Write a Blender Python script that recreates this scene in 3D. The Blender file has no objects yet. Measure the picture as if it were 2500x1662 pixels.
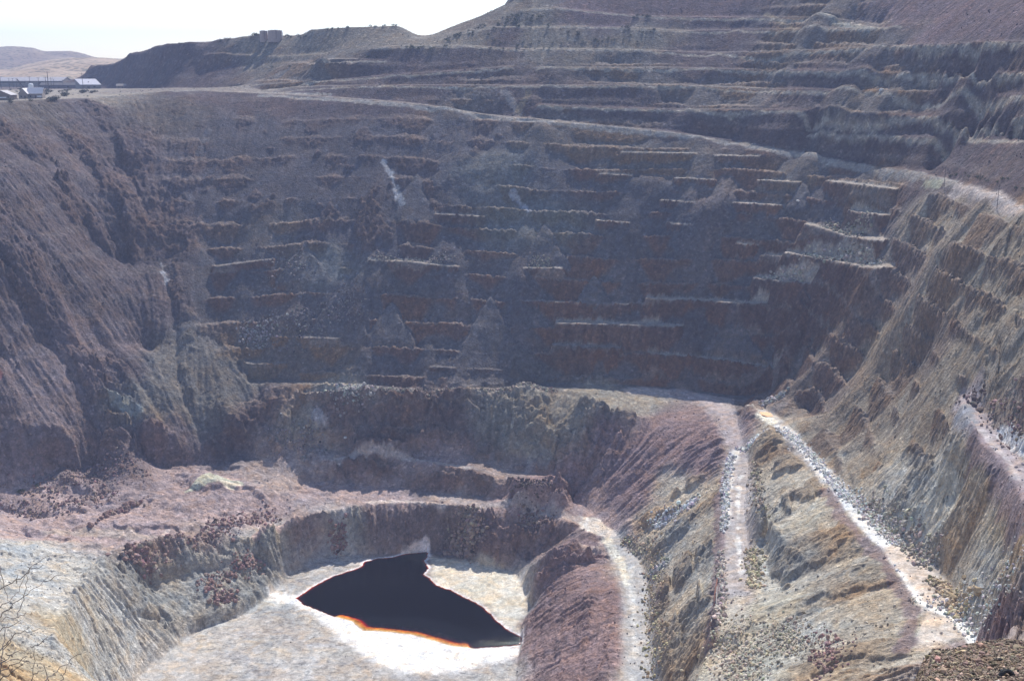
import bpy, math, random, time
import numpy as np
from mathutils import Vector, Matrix
T0 = time.time()
Q = 1.0            # mesh fineness (1 = full)
# ------------------------------------------------------------------ camera, sky, sun, exposure
S = bpy.context.scene
C = S.collection
W0, H0, F0 = 2359.0, 1568.0, 2529.0          # frame of the layout drawings and focal length in its pixels
PITCH = math.atan(634 / F0)
cam = bpy.data.objects.new('camera', bpy.data.cameras.new('camera')); C.objects.link(cam)
cam.data.sensor_width = 36.0; cam.data.lens = 36.0 * F0 / W0
cam.data.clip_start = 0.2; cam.data.clip_end = 20000
cam.location = (0, 0, 0); cam.rotation_euler = (math.pi/2 - PITCH, 0, 0)
S.camera = cam
SUN_EL, SUN_AZ = math.radians(45), math.radians(15)      # azimuth clockwise from +Y
world = bpy.data.worlds.new("World"); S.world = world; world.use_nodes = True
nt = world.node_tree; nt.nodes.clear()
sky = nt.nodes.new('ShaderNodeTexSky'); sky.sky_type = 'NISHITA'; sky.sun_disc = False
sky.sun_elevation = SUN_EL; sky.sun_rotation = SUN_AZ; sky.altitude = 1600; sky.dust_density = 1.2; sky.air_density = 1.0; sky.ozone_density = 0.4
bg = nt.nodes.new('ShaderNodeBackground'); bg.inputs['Strength'].default_value = 0.15
wo = nt.nodes.new('ShaderNodeOutputWorld')
nt.links.new(sky.outputs[0], bg.inputs[0]); nt.links.new(bg.outputs[0], wo.inputs[0])
sl = bpy.data.lights.new('sun', 'SUN'); sl.energy = 4.6; sl.angle = math.radians(0.5); sl.color = (1.0, .95, .88)
sun = bpy.data.objects.new('sun', sl); C.objects.link(sun)
sd = Vector((math.sin(SUN_AZ)*math.cos(SUN_EL), math.cos(SUN_AZ)*math.cos(SUN_EL), math.sin(SUN_EL)))
sun.rotation_euler = sd.to_track_quat('Z', 'Y').to_euler(); sun.location = sd*500
S.view_settings.view_transform = 'Standard'; S.view_settings.look = 'None'
S.view_settings.exposure = 0.4; S.view_settings.gamma = 1.0
S.render.engine = 'CYCLES'
S.cycles.max_bounces = 5; S.cycles.diffuse_bounces = 2; S.cycles.volume_bounces = 0
S.cycles.transparent_max_bounces = 8
S.cycles.use_adaptive_sampling = True

# ------------------------------------------------------------------ projection helpers
cp, sp = math.cos(PITCH), math.sin(PITCH)
def ray(px, py):
    dx = (px - W0/2)/F0; dy = -(py - H0/2)/F0
    return dx, cp + dy*sp, -sp + dy*cp          # world direction
def at_z(px, py, z):
    a, b, c = ray(px, py); t = z/c
    return (a*t, b*t, z)
def at_y(px, py, Y):
    a, b, c = ray(px, py); t = Y/b
    return (a*t, Y, c*t)
def project(x, y, z):
    d = y*cp - z*sp
    return W0/2 + F0*x/d, H0/2 - F0*(y*sp + z*cp)/d

# ------------------------------------------------------------------ noise
def _hash(ix, iy, seed):
    h = (ix.astype(np.int64)*374761393 + iy.astype(np.int64)*668265263 + seed*2147483647) & 0xffffffff
    h = ((h ^ (h >> 13))*1274126177) & 0xffffffff
    return (h ^ (h >> 16)) & 0xffff
def gnoise(x, y, seed=0):
    ix = np.floor(x); iy = np.floor(y)
    fx = (x-ix).astype(np.float32); fy = (y-iy).astype(np.float32)
    ix = ix.astype(np.int64); iy = iy.astype(np.int64)
    u = fx*fx*fx*(fx*(fx*6-15)+10); v = fy*fy*fy*(fy*(fy*6-15)+10)
    ang = np.arange(256)*(2*np.pi/256); gc = np.cos(ang).astype(np.float32); gs = np.sin(ang).astype(np.float32)
    def g(a, b):
        h = _hash(ix+a, iy+b, seed) & 255
        return gc[h]*(fx-a) + gs[h]*(fy-b)
    n0 = g(0,0); n1 = g(1,0); n0 += u*(n1-n0)
    m0 = g(0,1); m1 = g(1,1); m0 += u*(m1-m0)
    return (n0 + v*(m0-n0))*1.5
def wnoise(x, y, wl, seed=0, octs=1):
    o = 0; a = 1; t = 0
    for k in range(octs):
        c, s_ = math.cos(seed+k*1.7), math.sin(seed+k*1.7)
        o = o + a*gnoise((x*c+y*s_)/wl + 31.7*k, (-x*s_+y*c)/wl - 17.3*k, seed+k*13); t += a*a; a *= .55; wl /= 2.05
    return o/math.sqrt(t)
def sstep(a, b, x):
    t = np.clip((x-a)/(b-a), 0, 1); return t*t*(3-2*t)

# ------------------------------------------------------------------ survey lines: crests, toes and road edges of the pit
# ('z', level) gives points of one level, per point values otherwise; ('y', ...) gives distances; ('w') world points
L = []
def lz(pts, z=None): L.append([at_z(p[0], p[1], z if z is not None else p[2]) for p in pts]); return L[-1]
def ly(pts): L.append([at_y(*p) for p in pts]); return L[-1]
def lw(pts): L.append(list(pts)); return L[-1]
def back(line, dy, dz=0, dx=0): L.append([(p[0]+dx + p[0]/p[1]*dy, p[1]+dy, p[2]+dz) for p in line]); return L[-1]
# near ground below the viewpoint (out of sight)
for Y_, z_ in ((85,-66), (110,-84), (140,-103), (200,-143)):
    lw([(s*Y_, Y_, z_) for s in (-.9, -.3, .3, .9)])
# pit floor outline
FLOOR = [(250,1740),(319,1568),(342,1533),(370,1513),(418,1473),(458,1449),(520,1430),(550,1421),(590,1394),(621,1366),(650,1335),(677,1312),
         (737,1278),(816,1274),(870,1270),(990,1266),(1050,1266),(1110,1298),(1180,1312),(1198,1330),(1215,1365),(1226,1400),(1206,1440),(1205,1475),(1195,1520),(1190,1568),(1170,1740)]
floor_w = [at_z(a, b, -249.4) for a, b in FLOOR]
# crest of the cliffs round the lake (bench B)
lz([(330,1372,-236),(420,1342,-237),(500,1327,-238.5),(560,1320,-239.5),(612,1300,-240.5)])
lz([(800,1170,-228),(745,1187,-228),(700,1200,-228.5),(657,1214,-228.5),(573,1242,-228),(500,1228,-224.5),(430,1246,-222.5),(350,1258,-219.5),(271,1274,-216.5),(239,1294,-215),(200,1335,-211),(171,1374,-205),(130,1450,-195),(100,1568,-178),(80,1700,-165)])
lz([(800,1170,-228),(850,1160,-228),(980,1160,-228),(1040,1172,-228),(1090,1176,-228),(1150,1181,-228),(1240,1182,-228.5),(1290,1196,-227.5),(1335,1214,-226)])
lz([(0,1300,-201),(0,1400,-189),(-10,1500,-172),(-20,1568,-160),(-40,1700,-140)])
lz([(-160,1300,-180),(-200,1500,-150),(-220,1700,-120)])
lz([(0,1190),(80,1190),(200,1185),(300,1170),(420,1160)], -217)
lz([(60,1240,-216),(150,1245,-216.5),(240,1240,-218.5),(330,1235,-220.5)])
lz([(420,1130,-219),(480,1112,-216.5),(560,1115,-217),(610,1145,-220)])
lz([(450,1200,-222),(560,1215,-226),(640,1195,-227),(740,1160,-227.5)])
# cliff block and gullies above the near side of the pond road
lz([(1335,1214,-226),(1395,1232,-227)])
lz([(1330,1250),(1360,1246),(1392,1246)], -229); lz([(1345,1288),(1400,1278)], -229.5)
lz([(1388,1294,-231.5),(1335,1322,-239),(1290,1348,-244),(1240,1372,-248)])
lz([(1345,1292,-229.5),(1290,1304,-232.5),(1230,1325,-237)])
lz([(1403,1300,-227.3),(1370,1326,-228.6),(1310,1368,-232.5),(1250,1400,-240)])
lz([(1330,1238,-233),(1270,1262,-240),(1220,1290,-246)])
lz([(1330,1256,-229.5),(1270,1278,-232.5),(1215,1305,-239)])
lz([(1403,1284,-228),(1424,1340,-226),(1430,1400,-226),(1426,1480,-226),(1420,1568,-226),(1415,1740,-226)])
lz([(1395,1340,-227.5),(1365,1400,-229.5),(1350,1460,-231)])
lz([(1405,1240),(1440,1275),(1445,1330),(1450,1400),(1450,1568),(1450,1740)], -226.6)
R0R = lz([(1400,1212),(1440,1255),(1480,1300),(1492,1350),(1492,1450),(1505,1568),(1530,1740)], -226)
lz([(1350,1165),(1375,1190),(1400,1212)], -225.5)
# bench B back toe, crest and toe of bench C, the dome of spoil
lz([(690,1118,-225.5),(730,1112,-226),(789,1104,-226.3),(847,1121,-226.5),(987,1132,-226.5),(1045,1135,-226.5),(1138,1142,-226.5),(1156,1150,-226.5),(1200,1166,-226.5),(1240,1171,-226.5),(1300,1165,-226.5),(1328,1146,-226)])
lz([(724,1058,-215),(780,1060,-214.5),(840,1056,-214.5),(937,1059,-214.5),(980,1068,-214.5),(1088,1083,-215),(1128,1097,-216),(1148,1116,-219)])
lz([(1176,1110),(1200,1102),(1240,1100),(1290,1110)], -214.5)
lz([(1190,1128),(1240,1128),(1300,1132)], -217)
lz([(680,1050,-214),(739,1036,-213.5),(789,1042,-213.5),(832,1037,-213),(890,1042,-213.5),(1016,1050,-213.5),(1081,1055,-213.5),(1156,1063,-214),(1196,1086,-216.5),(1300,1100,-218),(1351,1119,-221)])
# crest and toe of bench D under the great wall
lz([(566,883),(650,886),(732,887),(800,893),(883,903),(998,906),(1142,899),(1275,896),(1344,899)], -182.5)
lz([(566,873),(732,877),(883,887),(1000,891),(1142,887),(1275,881),(1344,884),(1415,885),(1453,885),(1550,890),(1626,901),(1695,910),(1771,910)], -182)
lz([(730,950,-194),(745,930,-191),(850,935,-191),(980,955,-195),(1010,960,-197)])   # spoil step half way down
lz([(820,1010,-205),(900,1012,-205),(975,1015,-206)])
# big purple slope (left flank of road 1)
D1 = lz([(1344,900,-182.5),(1454,896,-182.5),(1550,901,-182.5),(1596,914,-182.5),(1651,954,-183),(1679,1019,-186),(1683,1050,-188),(1679,1078,-189.5),(1665,1142,-191),(1664,1216,-192.5),(1660,1262,-193),(1656,1376,-194),(1642,1491,-195),(1610,1568,-196),(1560,1740,-197)])
lz([(1344,936,-186),(1400,948,-187),(1454,957,-188),(1500,970,-190)])
lz([(1711,922,-182),(1701,987,-184),(1722,1055,-188),(1720,1106,-189.5),(1712,1170,-190.5),(1724,1262,-191.5),(1720,1353,-192),(1690,1440,-192.5),(1662,1568,-192),(1640,1740,-192)])
# road 2
lz([(1685,947,-182),(1710,937,-177.5),(1731,944,-177),(1748,952,-177),(1769,973,-176.5),(1786,980,-176.5),(1820,1022,-174.5),(1847,1050,-173),(1899,1110,-170.5),(1963,1197,-168),(2027,1262,-165),(2082,1339,-162),(2119,1394,-160),(2123,1436,-160),(2100,1491,-161),(2036,1530,-164),(1871,1600,-170),(1800,1740,-176)])
lz([(1731,930,-177.5),(1760,938,-177.5),(1777,948,-176.5),(1815,978,-175),(1845,1011,-173.5),(1891,1054,-171.5),(1927,1092,-169.5),(1990,1168,-167),(2075,1240,-164),(2160,1310,-161),(2198,1356,-159.5),(2210,1413,-159),(2247,1463,-158),(2300,1560,-155)])
lz([(2359,1420,-140),(2480,1440,-122),(2500,1600,-112)])
# outcrop ledge between roads 1 and 2
lz([(1747,1133,-179.5),(1761,1188,-181),(1779,1216,-181.5),(1825,1262,-181),(1862,1289,-180)])
lz([(1748,1165,-188),(1764,1239,-190),(1779,1330,-190.5),(1807,1353,-189),(1848,1330,-184.5)])
# road 3
R3 = lz([(2211,897,-120),(2218,952,-121),(2242,998,-121.5),(2273,1032,-121.5),(2305,1066,-121.5),(2334,1107,-121.5),(2362,1169,-121.5),(2430,1290,-121),(2520,1450,-118)])
lz([(2225,895,-119),(2271,957,-120.5),(2314,1013,-121),(2359,1066,-121),(2450,1180,-120),(2560,1330,-117)])
# creases: left wall / great wall, great wall / right wall
ly([(560,1000,588),(512,900,610),(472,800,634),(440,700,660),(400,600,690),(390,500,718),(395,400,750),(402,300,790),(440,216,838)])
ly([(1775,908,596),(1840,850,584),(1900,780,574),(1960,700,569),(2030,600,565),(2090,520,562),(2140,450,562)])
# left wall
ly([(-200,420,610),(0,400,655),(120,400,690),(200,400,718),(300,400,752)])
ly([(-200,620,560),(0,600,602),(120,600,630),(200,600,655),(290,600,688)])
ly([(-200,820,530),(0,800,566),(200,800,604),(350,800,636)])
ly([(-200,1000,500),(0,1000,532),(200,1000,553),(400,1000,576)])
lz([(-200,1160,-200),(0,1122,-206),(150,1090,-209),(300,1075,-213),(420,1080,-216),(500,1066,-215),(560,1045,-213.5),(680,1050,-214)])
# right wall
ly([(2130,600,520),(2200,570,475),(2359,560,428),(2480,560,385)])
ly([(2060,720,520),(2120,710,482),(2230,720,432),(2359,740,385),(2480,760,345)])
ly([(1960,860,532),(2040,860,494),(2140,850,455)])
ly([(1860,940,545),(1950,980,485),(2080,1020,415),(2160,1050,380)])
ly([(2180,1150,355),(2260,1220,318),(2330,1300,288)])
# rim road
RIM = ly([(400,208,848),(460,208,852),(514,212,850),(600,215,846),(760,224,830),(952,238,810),(1132,266,790),(1227,274,780),(1400,291,768),(1548,304,756),(1700,326,738),(1860,355,700),(1980,374,665),(2094,390,615),(2193,416,560),(2280,446,502),(2359,474,450),(2520,530,380)])
back(RIM[3:11], 10, .2); back(RIM[11:], 6.5, .2)
RL = ly([(-220,250,670),(0,234,730),(100,229,770),(217,224,815),(320,215,838),(400,208,848)])
back(RL, 14, -.6)
lz([(2140,396),(2224,399),(2300,413),(2359,429),(2520,480)], -57)
# hill benches above the rim road: crest and a level step behind
CX = [200, 400, 600, 800, 1200, 1700, 2224, 2560]
TY = dict(i=[0,0,0,0,790,768,600,440], h=[0,0,0,830,799,774,614,452], b=[0,925,885,850,817,798,632,465], c=[0,940,900,860,841,815,0,0], c2=[0,0,0,862,838,819,647,480],
          d=[0,0,912,884,862,0,0,0], e=[0,0,940,900,864,840,668,500], f=[0,0,0,925,895,866,690,520], g=[0,0,0,950,920,883,705,535], t=[0,0,0,970,950,920,724,555], u=[0,0,0,1010,1000,980,800,640])
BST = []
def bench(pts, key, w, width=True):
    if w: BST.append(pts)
    xs = [x for x, y in zip(CX, TY[key]) if y]; ys = [y for y in TY[key] if y]
    l = ly([(p[0], p[1], float(np.interp(p[0], xs, ys))) for p in pts])
    if w: back(l, w, .2)
    return l
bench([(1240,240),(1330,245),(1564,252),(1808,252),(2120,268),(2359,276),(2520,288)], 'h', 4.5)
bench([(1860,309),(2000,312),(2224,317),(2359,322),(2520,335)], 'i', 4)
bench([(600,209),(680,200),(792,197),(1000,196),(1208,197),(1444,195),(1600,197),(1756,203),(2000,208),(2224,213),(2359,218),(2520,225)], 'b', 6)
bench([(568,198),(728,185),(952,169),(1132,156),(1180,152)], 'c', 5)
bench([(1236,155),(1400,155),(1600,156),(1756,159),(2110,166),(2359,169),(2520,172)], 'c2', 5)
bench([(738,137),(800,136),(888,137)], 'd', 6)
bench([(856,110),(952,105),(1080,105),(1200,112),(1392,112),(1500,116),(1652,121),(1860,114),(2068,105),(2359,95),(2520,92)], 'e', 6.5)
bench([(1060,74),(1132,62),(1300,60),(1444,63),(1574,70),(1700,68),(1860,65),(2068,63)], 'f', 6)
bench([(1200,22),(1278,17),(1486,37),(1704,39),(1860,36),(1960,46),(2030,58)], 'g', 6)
bench([(1200,-20),(1400,-20),(1700,-20),(2000,5),(2200,0),(2359,0),(2520,0)], 't', 0)
bench([(1200,-90),(1400,-110),(1800,-120),(2359,-120),(2560,-120)], 'u', 0)
# left hill
ly([(165,204.5,1290),(200,204.5,1270),(250,204,1215),(300,204,1110),(400,203,1000),(480,203,960),(560,200,930)])
SKY = [(193,176,1310),(203,160,1310),(209,149,1310),(240,148,1290),(269,148,1250),(294,127,1190),(310,124,1180),(324,122,1160),(353,106,1120),(396,101,1075),(434,96,1060),(472,101,1045),(501,90,1035),(540,88,1025),(562,84,1018),(597,80,1010),(660,83,1000),(693,82,985),(718,68,975),(808,63,950),(917,58,940),(940,72,932),(968,90,928),(1016,74,930),(1060,54,938),(1112,35,942),(1150,18,945),(1192,0,950)]
ly(SKY)
back([at_y(*SKY[k]) for k in (4,5,8,10,13,16,19,20)], 45, -1.0)
back([at_y(*p_) for p_ in SKY if p_[0] >= 917], 30, -5.0); back([at_y(*p_) for p_ in SKY if p_[0] >= 880], 80, -16.0)
ly([(225,176,1288),(262,174,1250),(300,166,1150),(350,158,1090),(420,152,1035),(520,150,1000),(620,146,960),(700,143,930)])
back(ly([(470,124,1018),(560,127,990),(640,130,960),(700,126,945),(760,122,925)]), 6, 0)
for Yb, zb in ((1370, -20), (1500,-24)):
    lw([(s*Yb, Yb, zb) for s in (-.36, -.2, -.08)])
lw([(-.1*1250,1250,-14),(-.02*1250,1250,0),(.1*1250,1250,50),(.3*1200,1200,100),(.55*1200,1200,100)])
for Yb in (870, 920, 1000, 1150):
    lw([(s*Yb, Yb, -24.4) for s in (-.9, -.6, -.46, -.44 if Yb < 1000 else -.42)])
for Yb in (1300, 1500, 1700, 2100): lw([(s*Yb, Yb, -24.6) for s in (-.9, -.6, -.4)])
lw([(-.2*2100,2100,-25),(0,2100,-10),(.5*2100,2100,60)])

# ------------------------------------------------------------------ coarse relaxation of the survey into a surface
DS = .002
s_c = np.arange(-.68, .7401, DS); V0, V1 = math.log(80), math.log(2150)
v_c = np.arange(V0, V1, DS)
nS, nV = len(s_c), len(v_c)
zc = np.zeros((nV, nS), np.float32); wc = np.zeros((nV, nS), np.float32)
def raster(line):
    for a, b in zip(line[:-1], line[1:]):
        a = np.array(a); b = np.array(b)
        ia = np.array([a[0]/a[1], math.log(a[1])]); ib = np.array([b[0]/b[1], math.log(b[1])])
        n = int(np.abs(ib-ia).max()/DS*1.5)+2
        t = np.linspace(0, 1, n)[:, None]; p = a*(1-t)+b*t
        j = np.rint((p[:,0]/p[:,1]-s_c[0])/DS).astype(int); i = np.rint((np.log(p[:,1])-V0)/DS).astype(int)
        ok = (i >= 0) & (i < nV) & (j >= 0) & (j < nS)
        zc[i[ok], j[ok]] = p[ok, 2]; wc[i[ok], j[ok]] = 1
for l in L: raster(l)
Xc = (s_c[None, :]*np.exp(v_c)[:, None]).astype(np.float32); Yc = np.repeat(np.exp(v_c)[:, None], nS, 1).astype(np.float32)
def inpoly(X, Y, poly):
    r = np.zeros(X.shape, bool); n = len(poly)
    for k in range(n):
        x0, y0 = poly[k][:2]; x1, y1 = poly[(k+1) % n][:2]
        if y0 == y1: continue
        c = (y0 > Y) != (y1 > Y)
        r ^= c & (X < (x1-x0)*(Y-y0)/(y1-y0)+x0)
    return r
fm = inpoly(Xc, Yc, floor_w); zc[fm] = -249.4; wc[fm] = 1
def solve(z, w, depth=0):
    if min(z.shape) > 24:
        h, k = (z.shape[0]+1)//2*2, (z.shape[1]+1)//2*2
        zp = np.zeros((h, k), np.float32); wp = zp.copy()
        zp[:z.shape[0], :z.shape[1]] = z*w; wp[:z.shape[0], :z.shape[1]] = w
        zs = zp.reshape(h//2, 2, k//2, 2).sum((1, 3)); ws = wp.reshape(h//2, 2, k//2, 2).sum((1, 3))
        cz = solve(np.where(ws > 0, zs/np.maximum(ws, 1e-6), 0), (ws > 0).astype(np.float32), depth+1)
        u = np.repeat(np.repeat(cz, 2, 0), 2, 1)[:z.shape[0], :z.shape[1]]
    else:
        u = np.full(z.shape, (z*w).sum()/max(w.sum(), 1), np.float32)
    fx = w > 0; u = np.where(fx, z, u).astype(np.float32)
    for _ in range(70 if depth < 3 else 250):
        p = np.pad(u, 1, mode='edge')
        u = .25*(p[:-2, 1:-1]+p[2:, 1:-1]+p[1:-1, :-2]+p[1:-1, 2:])
        u[fx] = z[fx]
    return u
zc = solve(zc, wc)
def blur(a, n):
    for _ in range(n):
        p = np.pad(a, 1, mode='edge'); a = .25*p[:-2, 1:-1]+.5*a+.25*p[2:, 1:-1]
        p = np.pad(a, 1, mode='edge'); a = .25*p[1:-1, :-2]+.5*a+.25*p[1:-1, 2:]
    return a
z_sharp = blur(zc, 1); z_soft = blur(zc, 18)
print('solved', round(time.time()-T0, 1))

# ------------------------------------------------------------------ fine grid
def seg(a, b, d): return np.linspace(a, b, max(2, int(round((b-a)/d))), endpoint=False)
sg = np.concatenate([seg(-.66, -.54, .012), seg(-.54, .54, .00105/Q), seg(.54, .73, .012), [.73]])
lg = math.log
vg = np.concatenate([seg(lg(84), lg(245), .02), seg(lg(245), lg(720), .00105/Q), seg(lg(720), lg(1080), .0009/Q), seg(lg(1080), lg(1300), .002), seg(lg(1300), lg(2100), .006), [lg(2100)]])
def up(a):
    i = np.clip((vg-V0)/DS, 0, nV-1.001); i0 = i.astype(int); f = (i-i0).astype(np.float32)[:, None]
    r = a[i0]*(1-f)+a[i0+1]*f
    j = np.clip((sg-s_c[0])/DS, 0, nS-1.001); j0 = j.astype(int); f = (j-j0).astype(np.float32)[None]
    return r[:, j0]*(1-f)+r[:, j0+1]*f
NV, NS = len(vg), len(sg)
Y = np.repeat(np.exp(vg)[:, None], NS, 1).astype(np.float32); X = (sg[None]*Y).astype(np.float32)
Z0 = up(z_sharp); ZS = up(z_soft)
print('grid', NV, NS, NV*NS)
# gradient on the coarse grid -> world
def grad(zz):
    dzv = np.gradient(zz, DS, axis=0); dzs = np.gradient(zz, DS, axis=1)
    zx = dzs/Yc; zy = (dzv - s_c[None]*dzs)/Yc
    return zx.astype(np.float32), zy.astype(np.float32)
gx, gy = grad(z_soft); GX, GY = up(gx), up(gy)
gm = np.hypot(GX, GY)+1e-5
gx2, gy2 = grad(blur(zc, 3)); SL = up(np.hypot(gx2, gy2))      # local slope
dv_row = np.gradient(vg).astype(np.float32)[:, None]; ds_col = np.gradient(sg).astype(np.float32)[None]
ux, uy = GX/gm, GY/gm
FJ = (ux - sg[None].astype(np.float32)*uy)/Y/ds_col            # grid columns per metre along the fall line
FI = uy/Y/dv_row
del GX, GY
II, JJ = np.meshgrid(np.arange(NV, dtype=np.float32), np.arange(NS, dtype=np.float32), indexing='ij')
def lic(n, step, k):
    acc = n.copy(); 
    for sgn in (1, -1):
        pi, pj = II.copy(), JJ.copy()
        ii, jj = pi.astype(np.int32), pj.astype(np.int32)
        for q in range(k):
            pi += sgn*step*FI[ii, jj]; pj += sgn*step*FJ[ii, jj]
            ii = np.clip(pi+.5, 0, NV-1).astype(np.int32); jj = np.clip(pj+.5, 0, NS-1).astype(np.int32)
            acc += n[ii, jj]
    return acc/acc[NV//4:].std()
RB = lic(wnoise(X, Y, 34, 3, 2), 9, 6)      # broad spurs
RM = lic(wnoise(X, Y, 9, 5, 2), 3, 8)       # gullies
RF = lic(wnoise(X, Y, 3.2, 7, 2), 1.1, 9)    # rills
print('lic', round(time.time()-T0, 1))

# ------------------------------------------------------------------ kinds of ground, looked up from places in the pit
# key: (rock rgb, loose rgb, terracing, rills, roughness, cover of loose ground)
K = dict(
 far=((.140,.086,.068),(.112,.101,.106),.85,.5,.9,.8),
 farr=((.165,.098,.070),(.140,.126,.126),1.0,.45,1.0,-.5),
 farn=((.135,.088,.072),(.100,.088,.096),.3,.8,1.2,.7),
 faro=((.190,.130,.085),(.145,.128,.118),1.0,.4,.8,-.1),
 farg =((.150,.140,.115),(.165,.165,.160),.9,.7,1.0,.4),
 left=((.115,.083,.080),(.122,.098,.102),.12,1.1,1.3,.1),
 leftp=((.155,.112,.110),(.188,.148,.148),.08,1.1,1.2,.5),
 leftg=((.165,.148,.125),(.175,.158,.140),.15,1.3,1.0,.5),
 rim=((.125,.098,.085),(.128,.105,.092),.2,1.3,.8,.7),
 bench=((.300,.205,.190),(.400,.305,.285),0,.55,.55,2),
 pale=((.38,.37,.335),(.49,.475,.435),.0,1.5,.9,.2),
 palec=((.31,.295,.26),(.44,.425,.385),.0,1.6,1.1,-.1),
 ochre=((.420,.310,.180),(.480,.410,.290),.1,1.0,1.0,.0),
 floor=((.44,.41,.375),(.445,.415,.38),0,.15,.2,2),
 salt =((.820,.790,.730),(.820,.790,.730),0,.1,.2,2),
 lakec=((.185,.125,.110),(.265,.195,.175),.0,2.4,1.0,.4),
 mid=((.270,.205,.180),(.360,.290,.260),0,.9,1.1,.3),
 midg=((.27,.235,.185),(.32,.285,.23),.0,2.4,1.2,.3),
 dark=((.165,.112,.095),(.215,.175,.160),.3,1.3,1.3,-.4),
 purp=((.225,.150,.142),(.275,.190,.180),0,2.8,.6,.9),
 rsl=((.31,.225,.145),(.52,.46,.36),.12,.42,1.4,.0),
 rslg=((.27,.245,.205),(.49,.47,.41),.12,.45,1.4,.1),
 rslu=((.200,.145,.105),(.31,.255,.19),.8,.3,1.2,.2),
 rslc=((.175,.120,.095),(.25,.20,.16),.9,.5,1.2,.0),
 rpale=((.430,.380,.280),(.520,.480,.390),.2,.8,.9,.8),
 hill=((.100,.068,.067),(.100,.077,.080),.15,.35,.35,.2),
 hillg=((.15,.125,.105),(.185,.16,.13),0,.5,.35,.8),
 hillp=((.125,.082,.088),(.135,.092,.098),0,.5,.4,.8),
 town =((.220,.190,.160),(.240,.210,.175),0,.4,.4,2),
)
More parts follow.
